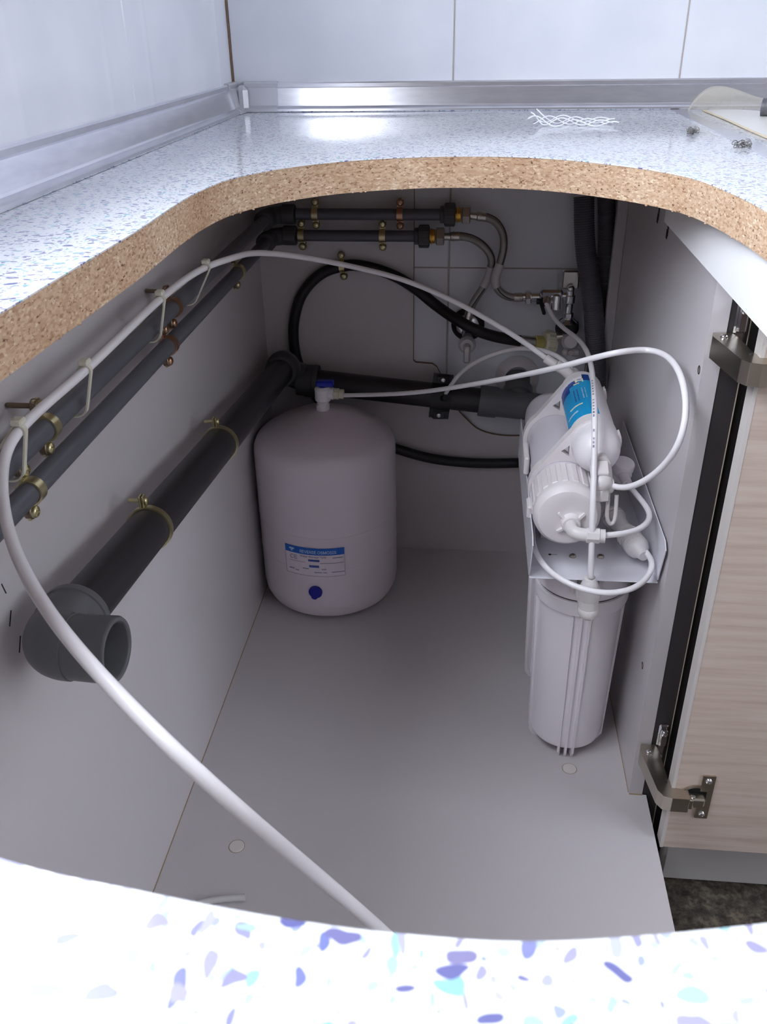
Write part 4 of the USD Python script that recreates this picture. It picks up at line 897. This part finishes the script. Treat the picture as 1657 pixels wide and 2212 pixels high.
# ================================================================== WASTE PIPE
RW = 0.0205
W0, W1 = np.array([-0.3005, 0.517, 0.6050]), np.array([-0.3005, 1.345, 0.512])
wp = thing('waste_pipe', 'dark grey waste pipe from the open elbow along the left panel and back wall', 'waste pipe', W1)
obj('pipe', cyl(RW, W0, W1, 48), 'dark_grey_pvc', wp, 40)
wd_ = (W1 - W0) / np.linalg.norm(W1 - W0)
socket = [(0.0206, 0.0), (0.0276, 0.0), (0.0282, 0.002), (0.0282, 0.0075), (0.0270, 0.0080), (0.0266, 0.020), (0.0258, 0.021), (0.0250, 0.034), (0.0206, 0.034)]
EC = W0 - wd_ * 0.026              # bend centre of the front elbow
MD = np.array([1.0, -0.05, 0.02]); MD /= np.linalg.norm(MD)
bend = arc_path(W0 + wd_ * 0.0, EC, EC + MD * 0.0185, 0.018, 14)
elbow = obj('elbow', cat(sweep(bend, 0.0252, 36), lathe(socket, W0 + wd_ * 0.020, -wd_, 48)), 'grey_pvc', wp, 45, label='grey elbow with an open mouth towards the room')
mouth = [(0.0185, 0.0), (0.0200, 0.036), (0.0215, 0.0375), (0.0240, 0.0375), (0.0252, 0.0355), (0.0245, 0.012), (0.0240, 0.0)]
obj('mouth', lathe(mouth, EC + MD * 0.0145, MD, 56), 'grey_pvc', elbow, 45)
obj('bore', lathe([(0.0, 0.0052), (0.0190, 0.0055), (0.0206, 0.0358)], EC + MD * 0.0145, MD, 48), 'dark_grey_pvc', elbow, 45, label='dark inside of the open mouth')
B0, B1 = np.array([-0.270, 1.362, 0.484]), np.array([0.030, 1.362, 0.4545])
obj('corner_elbow', cat(sweep(arc_path(W1 - wd_ * 0.005, (-0.3005, 1.362, 0.500), B0 + np.array([0.012, 0, -0.001]), 0.02, 12), 0.0225, 32), lathe(socket, W1 + wd_ * 0.004, -wd_, 40), lathe(socket, B0 + np.array([0.022, 0, -0.002]), B0 - B1, 40)), 'fitting_dark', wp, 45)
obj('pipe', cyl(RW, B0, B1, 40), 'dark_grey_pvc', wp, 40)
bd = (B1 - B0) / np.linalg.norm(B1 - B0)
tee = obj('tee', cat(lathe([(0.0206, 0), (0.0252, 0), (0.0256, 0.002), (0.0256, 0.028), (0.0235, 0.031), (0.0225, 0.105), (0.0206, 0.105)], B1 - bd * 0.010, bd, 48), cyl(0.0210, B1 + bd * 0.05, B1 + bd * 0.098, 36)), 'grey_pvc', wp, 45)
obj('branch', cat(cyl(0.0205, (0.084, 1.362, 0.450), (0.083, 1.4095, 0.480), 36), lathe([(0.0206, 0), (0.0240, 0), (0.0240, 0.014), (0.0206, 0.014)], (0.0835, 1.376, 0.460), (0, 0.85, 0.5), 36)), 'grey_pvc', wp, 45)
fl_ = obj('wall_flange', lathe([(0.0215, 0), (0.0360, 0.0), (0.0365, 0.001), (0.0350, 0.0035), (0.028, 0.0075), (0.0225, 0.012), (0.0210, 0.012)], (0.0825, 1.4095, 0.481), (0, -1, 0), 56), 'clear_flange', None, 40)
tag(fl_, 'translucent round wall flange around the waste pipe stub', 'wall flange')
def ring_clamp(label, s, group='thin ring clamps on the waste pipe'):
    c = W0 + wd_ * s
    t = thing('ring_clamp', label, 'pipe clamp', c, group)
    obj('ring', lathe([(RW + 0.0002, 0), (RW + 0.0019, 0), (RW + 0.0019, 0.0075), (RW + 0.0002, 0.0075)], c, wd_, 48), 'zinc_yellow', t, 30)
    u = np.cross(wd_, [1, 0, 0]); u = u if u[2] > 0 else -u
    e = c + wd_ * 0.004 + u * (RW + 0.0065) + np.array([-0.006, 0, 0.0])
    obj('ear', cat(bx(-0.0010, 0.0010, -0.004, 0.004, -0.0075, 0.0065, 0.0004).apply_translation(e), bx(-0.0010, 0.0010, -0.004, 0.004, -0.0075, 0.0065, 0.0004).apply_translation(e + np.array([0.003, 0, 0]))), 'zinc_yellow', t, 30)
    b = obj('bolt', cyl(0.0020, e + np.array([-0.012, 0, 0.001]), e + np.array([0.004, 0, 0.001]), 12), 'zinc_yellow', t)
    obj('screw_head', screw_head(0.0042, e + np.array([0.0042, 0, 0.001]), (1, 0, 0)), 'zinc_yellow', b)
ring_clamp('thin brassy ring clamp on the waste pipe, nearer the open elbow', 0.185)
ring_clamp('thin dull ring clamp on the waste pipe, nearer the corner', 0.440)
# black drain saddle on the back run
SC = B0 + bd * ((-0.043 - B0[0]) / bd[0])
sd = thing('drain_saddle', 'black plastic drain clamp with two bright screws on the back waste pipe', 'drain clamp', SC)
sadp = Point(0, 0).buffer(RW + 0.0042, 32).union(sbox(-0.006, -RW - 0.0165, 0.006, RW + 0.0165)).difference(Point(0, 0).buffer(RW + 0.0002, 32))
M = np.eye(4); M[:3, 0] = (0, -1, 0); M[:3, 2] = bd; M[:3, 1] = np.cross(bd, (0, -1, 0)); M[:3, 3] = SC - bd * 0.0165
sm = cat(trimesh.creation.extrude_polygon(sadp, 0.033, engine='earcut')); sm.apply_transform(M)
obj('saddle', sm, 'black_plastic', sd, 30)
for sg in (1, -1):
    e = SC + M[:3, 1] * sg * (RW + 0.0105) + np.array([0, -0.006, 0])
    obj('lug', bx(e[0] - 0.0125, e[0] + 0.0125, e[1] - 0.001, e[1] + 0.006, e[2] - 0.0085, e[2] + 0.0085, 0.004), 'black_plastic', sd)
    obj('screw', screw_head(0.0046, e + np.array([0, -0.0012, 0]), (0, -1, 0)), 'chrome', sd)
obj('tube_port', cyl(0.0055, SC + np.array([0.004, -0.024, 0.006]), SC + np.array([0.009, -0.034, 0.011]), 16, 0.0005), 'black_plastic', sd)

# ================================================================== ON THE WORKTOP
nt = thing('plastic_netting', 'loose white plastic netting strands lying on the back of the worktop', 'netting', (0.11, 1.2, TOP))
for k in range(5):
    xs = np.linspace(0.062 + 0.004 * k, 0.172 - 0.006 * (k % 3), 60); ph = k * 1.9
    amp = (0.0042 + 0.0022 * np.exp(-((xs - 0.06) / 0.03))) * (1 - 0.55 * (xs - 0.06) / 0.11)
    ys = 1.203 + 0.012 * (k - 2) + 0.006 * np.sin((xs - 0.06) * 2 * np.pi / 0.046 + ph)
    zs = TOP + 0.0010 + amp * (1 + np.sin((xs - 0.06) * 2 * np.pi / 0.048 + ph)) + (0.007 * np.exp(-((xs - 0.070) / 0.008) ** 2) if k in (1, 3) else 0)
    obj('strand', sweep(np.stack([xs, ys, zs], 1), 0.0008, 6), 'net_white', nt, True)
def swarf(label, c, s, n):
    t = thing('metal_shavings', label, 'metal shavings', (*c, TOP)); ms = []
    for k in range(n):
        a0, r0 = RNG.uniform(0, 6.28), RNG.uniform(0.001, 0.0026)
        th = np.linspace(0, RNG.uniform(3, 9), 16)
        ctr = np.array([c[0], c[1], TOP]) + RNG.normal(0, 1, 3) * [s, s * 1.3, 0] + [0, 0, RNG.uniform(0.0015, 0.0060)]
        ax2 = RNG.normal(0, 1, 3); F = frame(ax2)
        q = ctr + np.outer(np.cos(th + a0) * r0, F[:3, 0]) + np.outer(np.sin(th + a0) * r0, F[:3, 1]) + np.outer(th * 0.0004, F[:3, 2])
        q[:, 2] = np.maximum(q[:, 2], TOP + 0.0005)
        ms.append(sweep(q, 0.00045, 5))
    obj('curl', cat(*ms), 'swarf', t, False, kind='stuff')
swarf('small pile of grey metal shavings on the worktop, further from the camera', (0.243, 1.097), 0.0038, 22)
swarf('clump of grey metal shavings beside the joint strip, closer to the camera', (0.268, 0.984), 0.0036, 26)
# translucent plastic sheet and the pipe offcut on it
ps = thing('plastic_sheet', 'crumpled clear plastic sheet with cream edges lying on the right worktop', 'plastic sheet', (0.34, 1.2, TOP))
def patch(fn, nu, nv, th=0.0004):
    u, v_ = np.meshgrid(np.linspace(0, 1, nu), np.linspace(0, 1, nv), indexing='ij')
    p = np.array([fn(a, b) for a, b in zip(u.ravel(), v_.ravel())])
    f = []
    for i in range(nu - 1):
        for j in range(nv - 1):
            a = i * nv + j; f += [(a, a + nv, a + nv + 1), (a, a + nv + 1, a + 1)]
    m = trimesh.Trimesh(p, np.array(f), process=False); nrm = m.vertex_normals
    q = np.vstack([p, p - nrm * th]); k = len(p); f2 = [tuple(x) for x in f] + [(a + k, c + k, b + k) for a, b, c in f]
    return trimesh.Trimesh(q, np.array(f2), process=False)
obj('flat_flap', patch(lambda u, v_: (0.3125 + 0.075 * u, 0.86 + 0.50 * v_ - 0.06 * u, TOP + 0.0015 + 0.0045 * math.sin(u * 2.6) + 0.001 * math.sin(v_ * 9 + u * 3)), 10, 26), 'sheet_white', ps, True, label='whitish flat flap')
obj('cream_edge', sweep([(0.311 + 0.001 * math.sin(k), 0.86 + 0.05 * k, TOP + 0.0015) for k in range(11)], 0.0013, 8), 'sheet_cream', ps, True, label='cream tape edge')
def lobe(u, v_):
    x = 0.290 + 0.26 * u
    h = 0.0305 * (1 - abs((u - 0.14) / 0.14) ** 2.6) if u < 0.14 else 0.0125 + 0.018 * math.exp(-((u - 0.14) / 0.17) ** 2) + 0.012 * max(0.0, u - 0.55)
    return (x, 1.368 - 0.05 * v_ * (1 - v_) - 0.035 * u, TOP + 0.0012 + max(h, 0.0) * math.sin(math.pi * min(v_, 0.62) / 1.24))
obj('raised_fold', patch(lobe, 40, 12), 'clear_film', ps, True, label='clear raised fold')
po = thing('pipe_offcut', 'short dark grey pipe offcut with a pale rim lying on the plastic sheet', 'pipe offcut', (0.42, 1.2, TOP + 0.01))
A0, A1 = np.array([0.3495, 1.225, TOP + 0.0165]), np.array([0.52, 1.15, TOP + 0.0165])
obj('pipe', sweep(np.array([A0 + (A1 - A0) * k / 8 for k in range(9)]), 0.0100, 28, 0.0078), 'grey_pvc', po, 40)
ad = (A1 - A0) / np.linalg.norm(A1 - A0)
obj('rim', lathe([(0.0079, 0), (0.0104, 0), (0.0104, 0.004), (0.0101, 0.004)], A0 - ad * 0.0003, ad, 28), 'pipe_grey', po)
